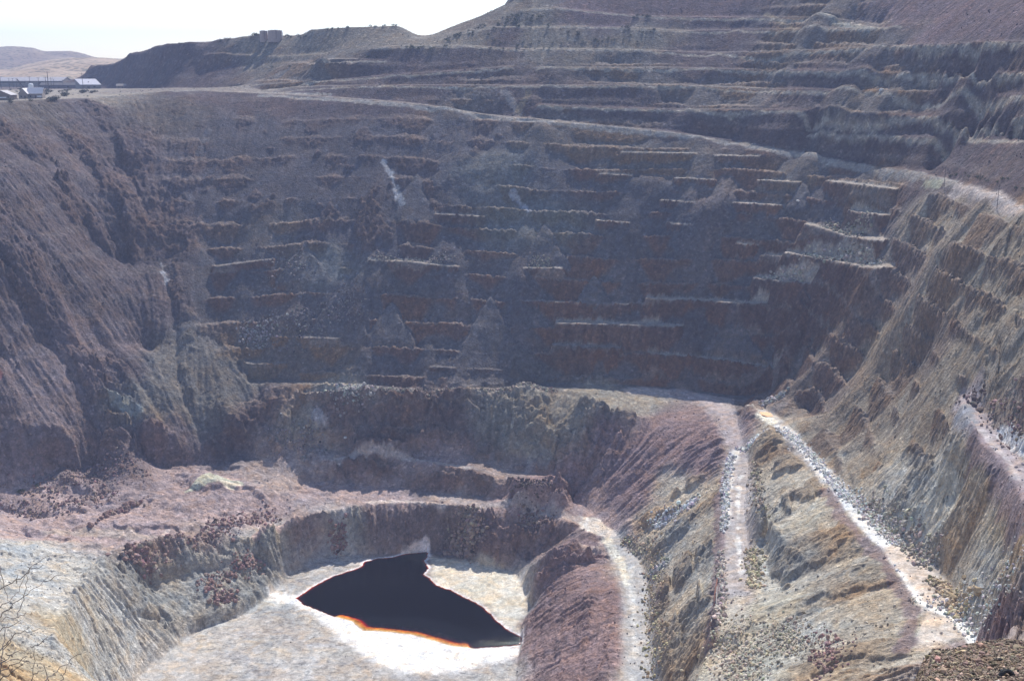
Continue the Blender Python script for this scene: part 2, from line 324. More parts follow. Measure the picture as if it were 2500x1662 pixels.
CP = [('farn',600,300),('farn',800,330),('farn',1000,400),('farn',700,430),('farn',900,450),('farn',750,520),('farn',520,380),('farn',1080,330),('farn',860,540),('far',1000,600),('farn',600,480),('faro',620,500),('farg',1120,380),('farg',1250,500),
 ('farr',900,740),('farr',1040,740),('farr',640,680),('far',780,700),('far',560,650),('farg',760,610),('farr',1300,640),('farr',1250,770),('farr',1400,830),('farr',1560,850),
 ('far',1150,700),('far',1100,850),('faro',640,850),('faro',720,830),('far',900,850),('far',1200,860),('farg',1210,860),('farr',1700,860),('far',1560,780),('far',1750,780),('far',1800,700),
 ('faro',1420,330),('faro',1560,370),('faro',1330,310),('faro',1800,400),('far',1500,450),('far',1650,500),('far',1500,560),('farr',1600,600),('far',1900,480),('farr',1850,620),('far',1950,620),
 ('faro',2000,430),('far',1300,420),('farr',1700,420),
 ('left',100,330),('left',250,350),('left',330,480),('left',100,500),('left',200,650),('left',300,720),('left',60,720),('leftp',60,900),('leftp',180,900),('left',300,850),('leftp',250,790),
 ('leftg',380,900),('leftg',420,830),('leftg',340,940),('leftg',470,960),('leftg',520,880),('leftp',100,1020),('leftp',250,1020),('leftp',400,1030),('left',540,1000),
 ('rim',330,240),('rim',380,260),('left',220,260),
 ('mid',620,1080),('mid',700,1060),('bench',100,1140),('bench',200,1200),('bench',330,1220),('bench',480,1150),('bench',600,1170),('bench',100,1200),('bench',560,1200),('bench',400,1110),('bench',20,1180),
 ('pale',100,1290),('pale',200,1350),('pale',50,1370),('pale',250,1450),('ochre',80,1530),('ochre',160,1480),('pale',250,1530),('pale',30,1450),('ochre',60,1568),
 ('palec',330,1340),('palec',450,1330),('mid',360,1290),('palec',400,1400),('palec',560,1290),('palec',520,1350),('palec',630,1260),('mid',480,1270),('palec',600,1330),('lakec',700,1240),('palec',775,1230),
 ('lakec',850,1210),('lakec',950,1220),('lakec',1100,1230),('lakec',1200,1240),('lakec',1280,1250),('dark',1040,1220),
 ('floor',600,1450),('floor',500,1530),('floor',700,1520),('floor',720,1320),('floor',900,1560),('floor',1130,1550),('floor',1120,1340),('floor',1150,1370),('floor',800,1300),('floor',420,1540),
 ('bench',780,1140),('bench',900,1140),('bench',850,1130),('mid',1050,1150),('dark',850,1090),('dark',1000,1100),('dark',1100,1120),('bench',1000,1065),('mid',1150,1085),
 ('purp',1230,1130),('purp',1290,1130),('bench',1340,1180),('bench',1250,1175),
 ('dark',620,950),('dark',780,960),('dark',900,980),('dark',1020,1000),('midg',800,905),('midg',1100,950),('midg',1180,960),('midg',1260,960),('midg',1330,990),('midg',1200,1040),('dark',1060,940),('midg',680,1000),('mid',640,1030),
 ('purp',1400,1010),('purp',1500,1050),('purp',1550,1000),('purp',1450,1130),('purp',1600,1060),('midg',1500,940),('midg',1380,920),('midg',1420,940),('purp',1530,960),('purp',1640,1040),
 ('rsl',1550,1130),('rsl',1600,1150),('rsl',1500,1230),('rslg',1550,1230),('rsl',1620,1230),('rsl',1560,1320),('rslg',1600,1330),('rsl',1550,1420),('rslg',1580,1400),('rsl',1600,1500),('rsl',1530,1500),('rsl',1470,1230),
 ('purp',1300,1330),('purp',1280,1390),('purp',1380,1380),('purp',1320,1460),('purp',1380,1520),('purp',1250,1500),('purp',1370,1268),
 ('rsl',1780,1080),('rsl',1760,1020),('rsl',1850,1100),('rslg',1800,1180),('rpale',1850,1180),('rslg',1820,1290),('rsl',1900,1250),('rpale',1780,1420),('rpale',1700,1530),('rslg',1850,1400),('rsl',1950,1350),('rslg',1900,1450),
 ('rsl',2000,1400),('rsl',2050,1470),('rpale',1850,1480),('rsl',1950,1500),('rsl',2060,1350),('rslg',1980,1300),('rpale',1760,1550),('rsl',1860,1550),
 ('rslu',1900,1000),('rslu',2000,1050),('rslg',2050,1130),('rslg',2120,1100),('rsl',2000,1130),('rpale',2150,1200),('rsl',2200,1280),('rslg',2250,1350),('rsl',2250,1200),('rsl',2320,1300),('rslg',2130,1250),('rslg',2300,1400),('rsl',2240,1120),('ochre',2300,1210),('rslu',2150,1000),
 ('rslc',1900,900),('rslc',1830,910),('rslu',2000,930),('rslu',2100,850),('rslu',2000,780),('rslc',1960,780),('rslu',2150,700),('rslc',2150,780),('rslu',2250,620),('rslu',2250,520),('rslu',2320,500),('rslu',2300,700),('rslu',2330,820),('rslu',2180,480),('rslu',2200,850),('rslc',2050,680),('rslc',2340,930),('purp',2300,1480),('rslu',2060,880),
 ('hill',700,230),('hill',900,215),('hill',1150,215),('hill',1400,230),('hill',1600,280),('hill',1800,300),('hill',2000,340),('hill',2200,350),('faro',1100,220),('faro',1650,225),('faro',2000,230),('hill',2300,250),
 ('hill',900,150),('faro',700,170),('hill',500,160),('hill',300,170),('hill',300,190),('hillg',560,110),('hill',450,140),('hillg',650,100),('hillg',800,80),('hillg',900,80),('hillg',1000,95),('hill',1050,130),('hill',1000,180),('hillg',1100,90),('hillg',1200,40),('hillg',1250,80),('hill',1150,90),
 ('hillp',1350,30),('hillp',1400,45),('hillg',1450,80),('hillg',1300,100),('faro',1480,170),('hill',1700,90),('faro',1800,90),('faro',2000,85),('hill',1600,140),('hill',1900,190),('hill',2200,150),('hillp',2200,40),('hillp',2300,60),('hillp',2100,20),('hill',2350,130),('hill',2300,380),('hill',2350,330),('hill',2220,370),('hill',2340,200),('hill',2250,290),('hill',2120,330),('hill',2350,410),('hillp',1600,10),
 ('hill',330,204),('hill',420,204),('hill',500,206),('hill',560,207),('town',150,215),('town',100,205),('town',250,215),('rim',60,240)]
# find the places on the surface
PXc, PYc = project(Xc, Yc, z_sharp)
def onsurf(px, py, tol=7):
    d = np.hypot(PXc-px, PYc-py); m = d < tol
    if not m.any():
        k = np.unravel_index(np.argmin(d), d.shape); return Xc[k], Yc[k], z_sharp[k]
    i, j = np.nonzero(m); k = np.argmin(Yc[i, j] + d[i, j]*.3); return Xc[i[k], j[k]], Yc[i[k], j[k]], z_sharp[i[k], j[k]]
nW1 = wnoise(Xc, Yc, 40, 11, 3)*11; nW2 = wnoise(Xc, Yc, 40, 12, 3)*11
step = 2
qx, qy, qz = (Xc+nW1)[::step, ::step], (Yc+nW2)[::step, ::step], z_sharp[::step, ::step]
params = np.zeros(qx.shape+(10,), np.float32); wsum = np.zeros(qx.shape, np.float32)
for key, px, py in CP:
    x_, y_, z_ = onsurf(px, py); k_ = K[key]
    par = np.array(list(k_[0])+list(k_[1])+list(k_[2:]), np.float32)
    r2 = (x_*.02)**2*0 + (y_*.018)**2
    w_ = 1/((qx-x_)**2+(qy-y_)**2+1.6*(qz-z_)**2+r2)**3*r2**1.5
    params += w_[..., None]*par; wsum += w_
params /= wsum[..., None]
def up2(a):
    a = np.repeat(np.repeat(a, step, 0), step, 1)[:nV, :nS]
    return up(blur(np.ascontiguousarray(a), 2))
P = [up2(params[..., k]) for k in range(10)]
terr, rillA, rough, cover = P[6], P[7], P[8], P[9]
print('params', round(time.time()-T0, 1))

# ------------------------------------------------------------------ distances to drawn lines and patches
def segdist(Xa, Ya, line, closed=False):
    d = np.full(Xa.shape, 1e9, np.float32); n = len(line)
    for k_ in range(n if closed else n-1):
        x0, y0 = line[k_][:2]; x1, y1 = line[(k_+1) % n][:2]
        ex, ey = x1-x0, y1-y0; l2 = ex*ex+ey*ey+1e-9
        t_ = np.clip(((Xa-x0)*ex+(Ya-y0)*ey)/l2, 0, 1)
        d = np.minimum(d, (Xa-x0-t_*ex)**2+(Ya-y0-t_*ey)**2)
    return np.sqrt(d)
def window(pts, m):
    xs = [p[0] for p in pts]; ys = [p[1] for p in pts]
    i0, i1 = np.searchsorted(np.exp(vg), [max(min(ys)-m, 85), max(ys)+m])
    ss = [p[0]/p[1] for p in pts]; ms = m/min(ys)
    j0, j1 = np.searchsorted(sg, [min(ss)-ms, max(ss)+ms])
    return slice(i0, max(i1, i0+2)), slice(j0, max(j1, j0+2))
# ------------------------------------------------------------------ relief
steep = sstep(.22, .5, SL)
h = 12.9
n60 = wnoise(X, Y, 70, 21, 2)
wz = 4.5*wnoise(X, Y, 160, 20, 1)+1.6*n60
q = (Z0+wz)/h; k = np.floor(q); t = q-k
bw = .34
tt = np.where(t < bw, .05*t/bw, .05+.95*(t-bw)/(1-bw))
zt = (k+tt)*h-wz
A = np.clip(terr*1.25, 0, 1)*steep
zt = Z0+(zt-Z0)*A
loose = -1.6+1.8*RB+2.6*wnoise(X, Y, 42, 23, 3)+2.4*cover
zf = Z0+np.where(A > .02, loose*np.clip(A*1.5, 0, 1)-.2, -30)
# rock cover where there is no terracing
rk = .55*RB+.9*wnoise(X, Y, 26, 25, 3)-1.0*cover+.25
rock = np.clip(sstep(-.5, .7, zt-zf)*np.clip(A*2, 0, 1)+sstep(-.1, .5, rk)*(1-np.clip(A*2, 0, 1)), 0, 1)*sstep(.25, .5, SL)
Z = np.maximum(zt, zf)
ROADS = []
def roadpoly(ptsl, ptsr): return [at_z(*p) for p in ptsl]+[at_z(*p) for p in ptsr[::-1]]
RP1 = roadpoly([(1454,896,-182.5),(1550,901,-182.5),(1596,914,-182.5),(1651,954,-183),(1679,1019,-186),(1679,1078,-189.5),(1665,1142,-191),(1664,1216,-192.5),(1660,1262,-193),(1656,1376,-194)], [(1480,890,-182.5),(1620,906,-182),(1690,918,-182),(1701,987,-184),(1722,1055,-188),(1720,1106,-189.5),(1712,1170,-190.5),(1724,1262,-191.5),(1720,1353,-192)])
RP2 = roadpoly([(1748,952,-177),(1786,980,-176.5),(1820,1022,-174.5),(1847,1050,-173),(1899,1110,-170.5),(1963,1197,-168),(2027,1262,-165),(2082,1339,-162),(2119,1394,-160),(2123,1436,-160),(2100,1491,-161)], [(1760,938,-177.5),(1777,948,-176.5),(1815,978,-175),(1845,1011,-173.5),(1891,1054,-171.5),(1927,1092,-169.5),(1990,1168,-167),(2075,1240,-164),(2160,1310,-161),(2198,1356,-159.5),(2210,1413,-159),(2247,1463,-158)])
RP3 = roadpoly([(2211,897,-120),(2218,952,-121),(2242,998,-121.5),(2273,1032,-121.5),(2305,1066,-121.5),(2334,1107,-121.5),(2362,1169,-121.5),(2430,1290,-121)], [(2225,895,-119),(2271,957,-120.5),(2314,1013,-121),(2359,1066,-121),(2450,1180,-120)])
RP0 = roadpoly([(1395,1232,-226),(1424,1290,-226),(1430,1340,-226),(1436,1400,-226),(1430,1480,-226),(1425,1568,-226),(1420,1700,-226)], [(1400,1212,-226),(1440,1255,-226),(1480,1300,-226),(1492,1350,-226),(1492,1450,-226),(1505,1568,-226),(1525,1700,-226)])
calm = np.ones_like(X)
for rp in (RP1, RP2, RP3, RP0):
    wi = window(rp, 8); d = segdist(X[wi], Y[wi], rp, True); d = np.where(inpoly(X[wi], Y[wi], rp), -d, d); calm[wi] = np.minimum(calm[wi], sstep(-.5, 5, d))
FANS = [(800,640,780,1),(1130,690,870,1),(1255,520,612,1),(705,565,640,.8),(480,290,450,1),(900,700,780,.9),(1370,640,700,1),(1690,730,805,1),(1060,300,420,1),(960,400,500,1),(1850,420,480,1.1)]
fan = np.zeros_like(X)
for fx_, fy0, fy1, st in FANS:
    a3 = onsurf(fx_, fy0); b3 = onsurf(fx_, fy1); wi = window([a3, b3], 45)
    d = np.hypot((X[wi]-a3[0])*1.55, Y[wi]-a3[1])*(1+.16*wnoise(X[wi], Y[wi], 24, 99, 3))+1.5*wnoise(X[wi], Y[wi], 7, 102, 2)
    zc_ = np.minimum(a3[2]+1.5-.70*st*d, ZS[wi]+.9+.5*wnoise(X[wi], Y[wi], 12, 101, 2)); ok_ = (ZS[wi] > b3[2]-2+2*wnoise(X[wi], Y[wi], 15, 100, 2)) & (Y[wi] < a3[1]+6)
    ok_ &= d*.70*st < (a3[2]-b3[2])*1.15
    hit = ok_ & (zc_ > Z[wi]) & (a3[2]+1.5-.70*st*d > ZS[wi]-1.5); Z[wi] = np.where(hit, zc_, Z[wi]); fan[wi] = np.maximum(fan[wi], hit); rock[wi] = np.where(hit, 0, rock[wi]); calm[wi] = np.where(hit, calm[wi]*.35, calm[wi])
LEDGES = [([(1300,741),(1430,744),(1560,749)],6,1),([(1500,683),(1590,690),(1755,696)],5,1),([(1755,641),(1865,649)],6,1),([(1830,583),(1900,591),(1980,601),(2040,608)],8,1),([(1870,517),(1950,536),(2040,546)],7,1),([(1970,481),(2040,491)],5,1),([(1920,413),(2060,429)],5,1),([(1750,413),(1830,416)],4,1),([(1440,346),(1600,351)],4,1),([(1650,353),(1740,357)],3,1),([(1560,405),(1640,409)],3,1),([(1390,396),(1450,399)],3,1),([(1530,459),(1600,463)],3,1),([(1690,466),(1790,471)],3.5,1),([(1380,506),(1440,509)],3,1),([(1540,511),(1620,517)],3,1),([(1220,612),(1285,617)],5,1),([(860,599),(905,601)],5,1),([(925,598),(1045,608)],6,1),([(1010,491),(1110,493)],3,.8),([(1200,690),(1350,694),(1480,698)],3,.5),([(1500,809),(1570,814)],5,1),([(1570,815),(1680,826),(1790,848)],3.5,.8),([(640,770),(780,774)],4,.5),([(560,832),(650,833)],4,.3),([(500,608),(620,596)],4,.4),([(1760,585),(1800,590)],3,1),([(1700,560),(1740,565)],2.5,1),([(1280,790),(1420,800)],4,.5),([(700,905),(840,893)],4,.4),([(1000,840),(1150,850)],3,.3),([(1840,640),(1870,700)],2,.2)]
shelf = np.zeros_like(X)
for pts, w_, amt in LEDGES:
    w3 = [onsurf(*p) for p in pts]; wi = window(w3, w_+10); d = segdist(X[wi], Y[wi], w3)+1.3*wnoise(X[wi], Y[wi], 8, 92, 3)+.5*wnoise(X[wi], Y[wi], 2.5, 93, 1)
    zl = np.interp(X[wi]/Y[wi], [p[0]/p[1] for p in w3], [p[2] for p in w3])+.5
    zs_ = zl-np.maximum(d-w_*.75, 0)*2.4+.3*wnoise(X[wi], Y[wi], 6, 94, 2)
    hit = zs_ > Z[wi]; Z[wi] = np.where(hit, zs_, Z[wi]); top = hit*sstep(w_*.9, w_*.7, d)
    shelf[wi] = np.maximum(shelf[wi], top*amt); rock[wi] = np.where(hit, 1-top, rock[wi]); calm[wi] = np.minimum(calm[wi], 1-.85*top)
wi = window(RIM+RL, 8); d = segdist(X[wi], Y[wi], RL[:-1]+RIM); calm[wi] = np.minimum(calm[wi], sstep(1, 9, d))
sf = np.clip(SL/.85, .75, 2.6)*calm
# crags standing out of loose slopes
crag = sstep(.15, .32, .5*RB+.8*wnoise(X, Y, 17, 27, 3)-.35*cover-.05)*np.clip(rough-.2, 0, 1)*(1-np.clip(A, 0, 1)*.7)*steep
Z += (1-.85*np.clip(A*1.3,0,1))*np.clip(1.6*rough-.6,.1,1)*np.minimum(sf, 1.3)*crag*2.7*sstep(-38, -62, Z0)*np.clip(Y/420, .6, 1.2); rock = np.clip(np.maximum(rock, crag*.9), 0, 1)
n6 = 1-np.abs(wnoise(X, Y, 7.5, 31, 3))*2.0; n2 = 1-np.abs(wnoise(X, Y, 3.0, 33, 3))*2.0
Z += sf*steep*rough*rock*(1-.25*np.clip(A,0,1))*(n6*.85+n2*.55+.3*np.minimum(np.abs(RM), 1.6)+.3*np.minimum(np.abs(RF), 1.6))*np.clip(Y/500, .6, 1.4)
Z += sf*steep*(1-rock)*rillA*(.75*np.minimum(np.abs(RM), 1.5)+.55*np.minimum(np.abs(RF), 1.5))*np.clip(.35+.65*sstep(-.5,.8,wnoise(X,Y,55,35,1)), 0, 1)
spur = sstep(-.16, -.24, X/Y)*sstep(470, 560, Y)*sstep(-205, -190, Z0)*sstep(-42, -75, Z0)
Z += np.minimum(sf, 1.25)*steep*rillA*(.9+1.1*spur)*np.minimum(np.abs(RB), 1.6)*(.3+.7*(1-np.clip(A,0,1)))
Z += (1-steep)*(.18*wnoise(X, Y, 9, 37, 3)+.28*wnoise(X, Y, 30, 38, 2))*np.clip(rough*2, .3, 1)
lb = sstep(-.02, -.10, X/Y)*sstep(-229, -224, Z0)*sstep(-200, -208, Z0)*(1-steep)
mn = wnoise(X, Y, 34, 95, 3); Z += lb*(3.4*np.maximum(mn, -.3)+1.5*sstep(.05, .3, wnoise(X, Y, 20, 96, 3))+.5*(1-2*np.abs(wnoise(X, Y, 8, 97, 3))))
Z += .06*wnoise(X, Y, 1.6, 39, 2)*(.5+steep)*Y/450
print('relief', round(time.time()-T0, 1))

col = np.stack([P[k_+3]*(1-rock)+P[k_]*rock for k_ in range(3)], -1)
jx = wnoise(X, Y, 7, 41, 3)*1.6
wet = np.zeros_like(X)
def paint(pts, width, c, z=None, amount=1.0, soft=.4, ragged=1.0, poly=False, only_flat=False):
    w3 = [onsurf(*p) if z is None else at_z(p[0], p[1], z) for p in pts]
    wi = window(w3, width+6)
    d = segdist(X[wi], Y[wi], w3, poly)
    if poly:
        ins = inpoly(X[wi], Y[wi], w3); d = np.where(ins, -d, d)
    d = d+jx[wi]*ragged
    m = sstep(width*(1+soft)+.01, width*(1-soft)-.01, d)*amount
    if only_flat: m = m*sstep(.55, .3, SL[wi])
    col[wi] = col[wi]*(1-m[..., None])+np.array(c, np.float32)*m[..., None]
    return wi, m
# ground colour drifts
big = wnoise(X, Y, 60, 43, 3)[..., None]; med = wnoise(X, Y, 12, 45, 3)[..., None]
col *= 1+.16*big+.13*med
hue = wnoise(X, Y, 30, 47, 3)[..., None]
col *= 1+hue*np.array([.11, .01, -.12], np.float32)*(.4+.8*rock[..., None])
streak = np.clip(RF, -2, 2)[..., None]
col *= 1+.07*streak*steep[..., None]
white = sstep(.55, .9, wnoise(X, Y, 4.5, 49, 3)-.25+.25*RM*.5)*rock
col += white[..., None]*np.array([.12, .12, .115], np.float32)*(col[..., :1]*4)
col = col*(1-shelf[..., None]*.8)+np.array([.42,.365,.31], np.float32)*.8*shelf[..., None]  # ledge tops painted paler, sunlight on them put into the colour
bt = np.clip(A*1.3, 0, 1)*(1-sstep(bw*.8, bw*1.1, t))*(zt > zf)*.5
col = col*(1-bt[..., None])+np.array([.26,.225,.20], np.float32)*bt[..., None]  # terrace tops lightened too: lit bench lines painted into the ground colour
col = col*(1-fan[..., None]*.45)+np.array([.145,.132,.136], np.float32)*.45*fan[..., None]
# roads, level ground and pads
ROADC = (.40,.34,.31)
for rp, c_ in ((RP1, (.36,.305,.285)), (RP2, (.44,.385,.33)), (RP3, (.33,.275,.265))):
    wi = window(rp, 8); d = segdist(X[wi], Y[wi], rp, True); d = np.where(inpoly(X[wi], Y[wi], rp), -d, d)+jx[wi]*.5; m = sstep(.8, -.8, d)
    rut = 1-.22*sstep(.25, .05, np.abs(np.mod(-d*.42+.2*wnoise(X[wi], Y[wi], 25, 98, 1), 1)-.5))
    col[wi] = col[wi]*(1-m[..., None])+np.array(c_, np.float32)*(m*rut)[..., None]
paint([(1454,892),(1560,900),(1620,912),(1660,930)], 5, (.50,.43,.39), ragged=.4)
paint([(1560,898),(1640,925),(1675,965),(1692,1010)], 6, (.40,.335,.32), ragged=.4)
paint([(1700,1060),(1704,1120),(1698,1180),(1700,1280),(1696,1380)], 6.5, (.42,.37,.34), ragged=.5)
paint([(1694,1380),(1685,1440),(1668,1510),(1655,1568)], 4.5, (.53,.47,.38), ragged=1.2, amount=.8)
paint([(1684,1045),(1677,1090),(1670,1150),(1672,1200)], 2.0, (.72,.68,.62), ragged=.7)
paint([(1760,1000),(1735,1012),(1700,1030),(1684,1050)], 2.2, (.62,.60,.56), ragged=.8)
paint([(1705,1090),(1700,1150),(1700,1230),(1708,1320)], .6, (.62,.58,.53), ragged=1.3)
paint([(1820,1000),(1850,1034),(1890,1075),(1915,1105)], 3.2, (.42,.38,.35), ragged=.4)
paint([(1735,937),(1760,945),(1785,965)], 3.5, (.55,.50,.44), ragged=.4)
paint([(1750,955),(1778,966)], 3, (.85,.80,.66), ragged=.4)
paint([(1790,975),(1830,1000),(1880,1060),(1925,1120),(1975,1185),(2030,1240)], 2.6, (.70,.69,.66), ragged=1.2)
paint([(2030,1240),(2080,1310),(2120,1375),(2150,1400)], 2.0, (.82,.80,.76), ragged=.6)
paint([(2060,1262),(2110,1310),(2150,1360),(2175,1400)], 4.5, (.55,.46,.38), ragged=.5)
paint([(2150,1400),(2200,1420),(2235,1460),(2240,1475)], 1.6, (.85,.83,.76), ragged=.6)
paint([(2135,1410),(2190,1425),(2205,1460),(2150,1490),(2110,1500),(2125,1440)], .5, (.58,.50,.42), poly=True, ragged=.5)
paint([(2222,905),(2240,955),(2275,1000),(2315,1050),(2350,1110),(2380,1160)], 4.5, (.36,.30,.29), ragged=.3)
paint([(2216,930),(2228,968)], 3, (.27,.27,.29), ragged=.6)
paint([(2258,985),(2300,1030),(2345,1095)], 1.2, (.46,.40,.38), ragged=.3)
paint([(2300,985),(2330,1010),(2370,1045)], 1.5, (.62,.60,.58), ragged=.8)
# pond road and pads
paint([(1412,1236),(1445,1290),(1462,1340),(1468,1400),(1470,1480),(1475,1568),(1480,1650)], 6.5, (.42,.40,.375), ragged=.5)
paint([(1395,1232),(1430,1290),(1450,1340)], 2, (.66,.62,.52), ragged=.5)
paint([(1452,1300),(1458,1420),(1462,1568)], 1.0, (.54,.52,.48), ragged=1.4)
paint([(1335,1188),(1370,1190),(1412,1228),(1370,1225),(1345,1208)], 1.5, (.72,.64,.55), poly=True, ragged=.7)
paint([(1335,1258),(1385,1250),(1397,1270),(1350,1282)], .5, (.46,.36,.32), poly=True, ragged=.4)
paint([(850,1152),(930,1150),(990,1155),(1020,1160)], 2.0, (.60,.50,.44), ragged=.6)
paint([(760,1054),(900,1054),(1000,1064),(1080,1076)], 1.8, (.46,.39,.35), z=-214.3, ragged=.5)
paint([(1000,1140),(1130,1158),(1240,1180),(1330,1190)], 2.5, (.46,.38,.34), ragged=.6)
paint([(430,1130),(480,1100),(560,1110),(500,1120)], 1.2, (.52,.50,.38), poly=True, ragged=1)
paint([(500,1118),(560,1112),(530,1125)], .8, (.64,.58,.46), poly=True, ragged=1)
paint([(350,1250),(385,1215)], 1.0, (.60,.48,.42), ragged=.7)
paint([(590,1235),(640,1210),(690,1195)], 2.0, (.52,.40,.36), ragged=.7)
paint([(120,1225),(250,1220),(350,1235)], 4, (.44,.36,.31), ragged=1)
# purple crest bands beside the roads
for pts in ([(1672,1078),(1656,1142),(1653,1216),(1650,1262),(1646,1376),(1632,1491)], [(1899,1120),(1950,1200),(2015,1270),(2070,1350),(2105,1410),(2080,1500)], [(2235,1010),(2290,1075),(2340,1150),(2359,1200)]):
    paint(pts, 2.2, (.225,.165,.165), ragged=1.0, amount=.8)
# rim road
paint([(2200,418),(2260,437),(2359,470)], 2.8, (.44,.37,.33), ragged=.25)
for pts in ([(600,214),(760,223),(952,237),(1132,265),(1227,273),(1400,290),(1548,303),(1700,325),(1860,354),(1980,373),(2094,389),(2193,414)],):
    paint(pts, 2.2, (.33,.30,.27), ragged=.8, amount=.9)
paint([(230,204),(300,207),(400,204),(500,203),(600,206),(760,212)], 1.8, (.30,.28,.26), ragged=1, amount=.8)
# pale patches of far slopes
for pts, wd, c in (([(885,370),(905,410),(925,470)], 1.8, (.42,.42,.44)), ([(1180,440),(1220,480)], 1.8, (.36,.37,.42)), ([(372,600),(385,650)], 1.6, (.36,.36,.38)),
                   ([(1160,205),(1185,240),(1200,262)], 2.5, (.30,.26,.24)), ([(1215,210),(1195,245)], 2.5, (.26,.19,.12)), ([(730,960),(745,975)], 2.2, (.50,.47,.47)),
                   ([(1090,905),(1300,900)], 1.6, (.42,.35,.28)), ([(0,862),(6,872)], 1.2, (.32,.13,.12)), ([(262,920),(320,960)], 2.5, (.33,.35,.33)), ([(2130,410),(2160,425)], 2, (.33,.33,.24)),
                   ([(1900,35),(2000,62)], 3, (.27,.27,.24)), ([(1760,30),(1830,60)], 2, (.24,.19,.13))):
    paint(pts, wd, c, ragged=1.2, amount=.8)
# buff grass and gravel on the hill's level steps, sunlit brightness painted into the colour
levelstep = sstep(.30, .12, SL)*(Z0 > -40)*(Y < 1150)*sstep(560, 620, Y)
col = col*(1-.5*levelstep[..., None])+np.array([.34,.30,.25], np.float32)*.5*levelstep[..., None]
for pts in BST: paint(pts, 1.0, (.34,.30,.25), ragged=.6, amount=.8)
# lake
LAKE = [(683,1377),(720,1352),(765,1328),(805,1315),(832,1306),(840,1294),(870,1286),(900,1284),(935,1275),(984,1270),(986,1280),(976,1292),(986,1308),(975,1322),(990,1333),(1005,1348),(1040,1360),(1062,1372),(1100,1390),(1120,1405),(1142,1428),(1165,1448),(1204,1468),(1203,1484),(1150,1489),(1095,1492),(1040,1488),(1000,1476),(950,1462),(900,1456),(868,1453),(835,1452),(810,1431),(770,1420),(735,1405),(700,1392)]
lake_w = [at_z(a, b, -250) for a, b in LAKE]
wi = window(lake_w, 45)
d = segdist(X[wi], Y[wi], lake_w, True); ins = inpoly(X[wi], Y[wi], lake_w)
jag = wnoise(X[wi], Y[wi], 3.5, 51, 3)*.45
sdl = np.where(ins, -d, d)+jag
chn = np.abs(wnoise(X[wi]*.6, Y[wi]*1.7, 11, 59, 4)); chn = sstep(.10, .0, chn)*(Z0[wi] < -249)
chn2 = sstep(.07, .0, np.abs(wnoise(X[wi]*.8, Y[wi]*1.8, 4.6, 60, 4)))*(Z0[wi] < -249)
Z[wi] -= (.22*chn+.12*chn2)
col[wi] *= 1-(.42*chn+.30*chn2)[..., None]
bl = wnoise(X[wi], Y[wi]*1.6, 20, 62, 3)[..., None]*(Z0[wi] < -249)[..., None]; col[wi] *= 1+bl*np.array([.10, .10, .06], np.float32)
px_, py_ = project(X[wi], Y[wi], np.float32(-250))
# the shore on the viewer's side is a beach, the far shore a bank
NEAR = [at_z(a, b, -250) for a, b in ((800,1431),(835,1453),(900,1457),(950,1463),(1000,1477),(1040,1489),(1150,1490),(1204,1486))]
nr = segdist(X[wi], Y[wi], NEAR[:6])
bs = 2.6-2.5*sstep(13, 7, nr)
fl = sstep(.5, .2, SL[wi])
shore = np.where(sdl > 0, np.minimum(-250+sdl*.035, -249.35), -250+sdl*bs)
shore = np.where((sdl <= 0) & (bs < .3), -250+sdl*.05+np.minimum(sdl+3.5, 0)*.5, shore)
ff = segdist(X[wi], Y[wi], floor_w, True); ff = np.where(inpoly(X[wi], Y[wi], floor_w), ff, -ff)
fl = fl*sstep(-1.5, 1.5, ff); fl = np.where(ins, 1, fl); onfl = sstep(-1.5, 1, ff)
Z[wi] = Z[wi]*(1-fl)+(shore+.05*wnoise(X[wi], Y[wi], 4, 53, 3)*np.clip(sdl, 0, 3))*fl
whn = wnoise(X[wi], Y[wi], 13, 55, 3)*3
WH = [(600,1368),(640,1362),(690,1368),(712,1392),(780,1420),(812,1428),(840,1450),(960,1462),(1050,1488),(1205,1490),(1200,1512),(1120,1530),(1050,1550),(930,1556),(840,1515),(780,1470),(740,1430),(680,1395),(630,1385)]
WH2 = [(990,1282),(1060,1290),(1130,1300),(1180,1318),(1205,1350),(1215,1400),(1190,1445),(1210,1465),(1160,1445),(1120,1395),(1060,1368),(1000,1345),(992,1330)]
for poly, zc_, amt in ((WH, (.86,.82,.77), 1), (WH2, (.74,.68,.56), .8)):
    pw = [at_z(a, b, -250) for a, b in poly]
    dd = segdist(X[wi], Y[wi], pw, True); dd = np.where(inpoly(X[wi], Y[wi], pw), -dd, dd)+whn*.6
    m = sstep(3.0, -3.5, dd)*amt*onfl
    col[wi] = col[wi]*(1-m[..., None])+np.array(zc_, np.float32)*m[..., None]
m = sstep(2.2, .6, sdl+.6*wnoise(X[wi], Y[wi], 6, 57, 2))*onfl
col[wi] = col[wi]*(1-m[..., None])+np.array([.84,.76,.74], np.float32)*m[..., None]
m = sstep(-.5, .6, wnoise(X[wi], Y[wi], 16, 58, 3))*.35*onfl*(dd < 2)   # mud swirls on the delta
col[wi] *= (1-m[..., None]*np.array([.35,.38,.5], np.float32))
col = np.clip(col, .02, .88)
print('paint', round(time.time()-T0, 1))

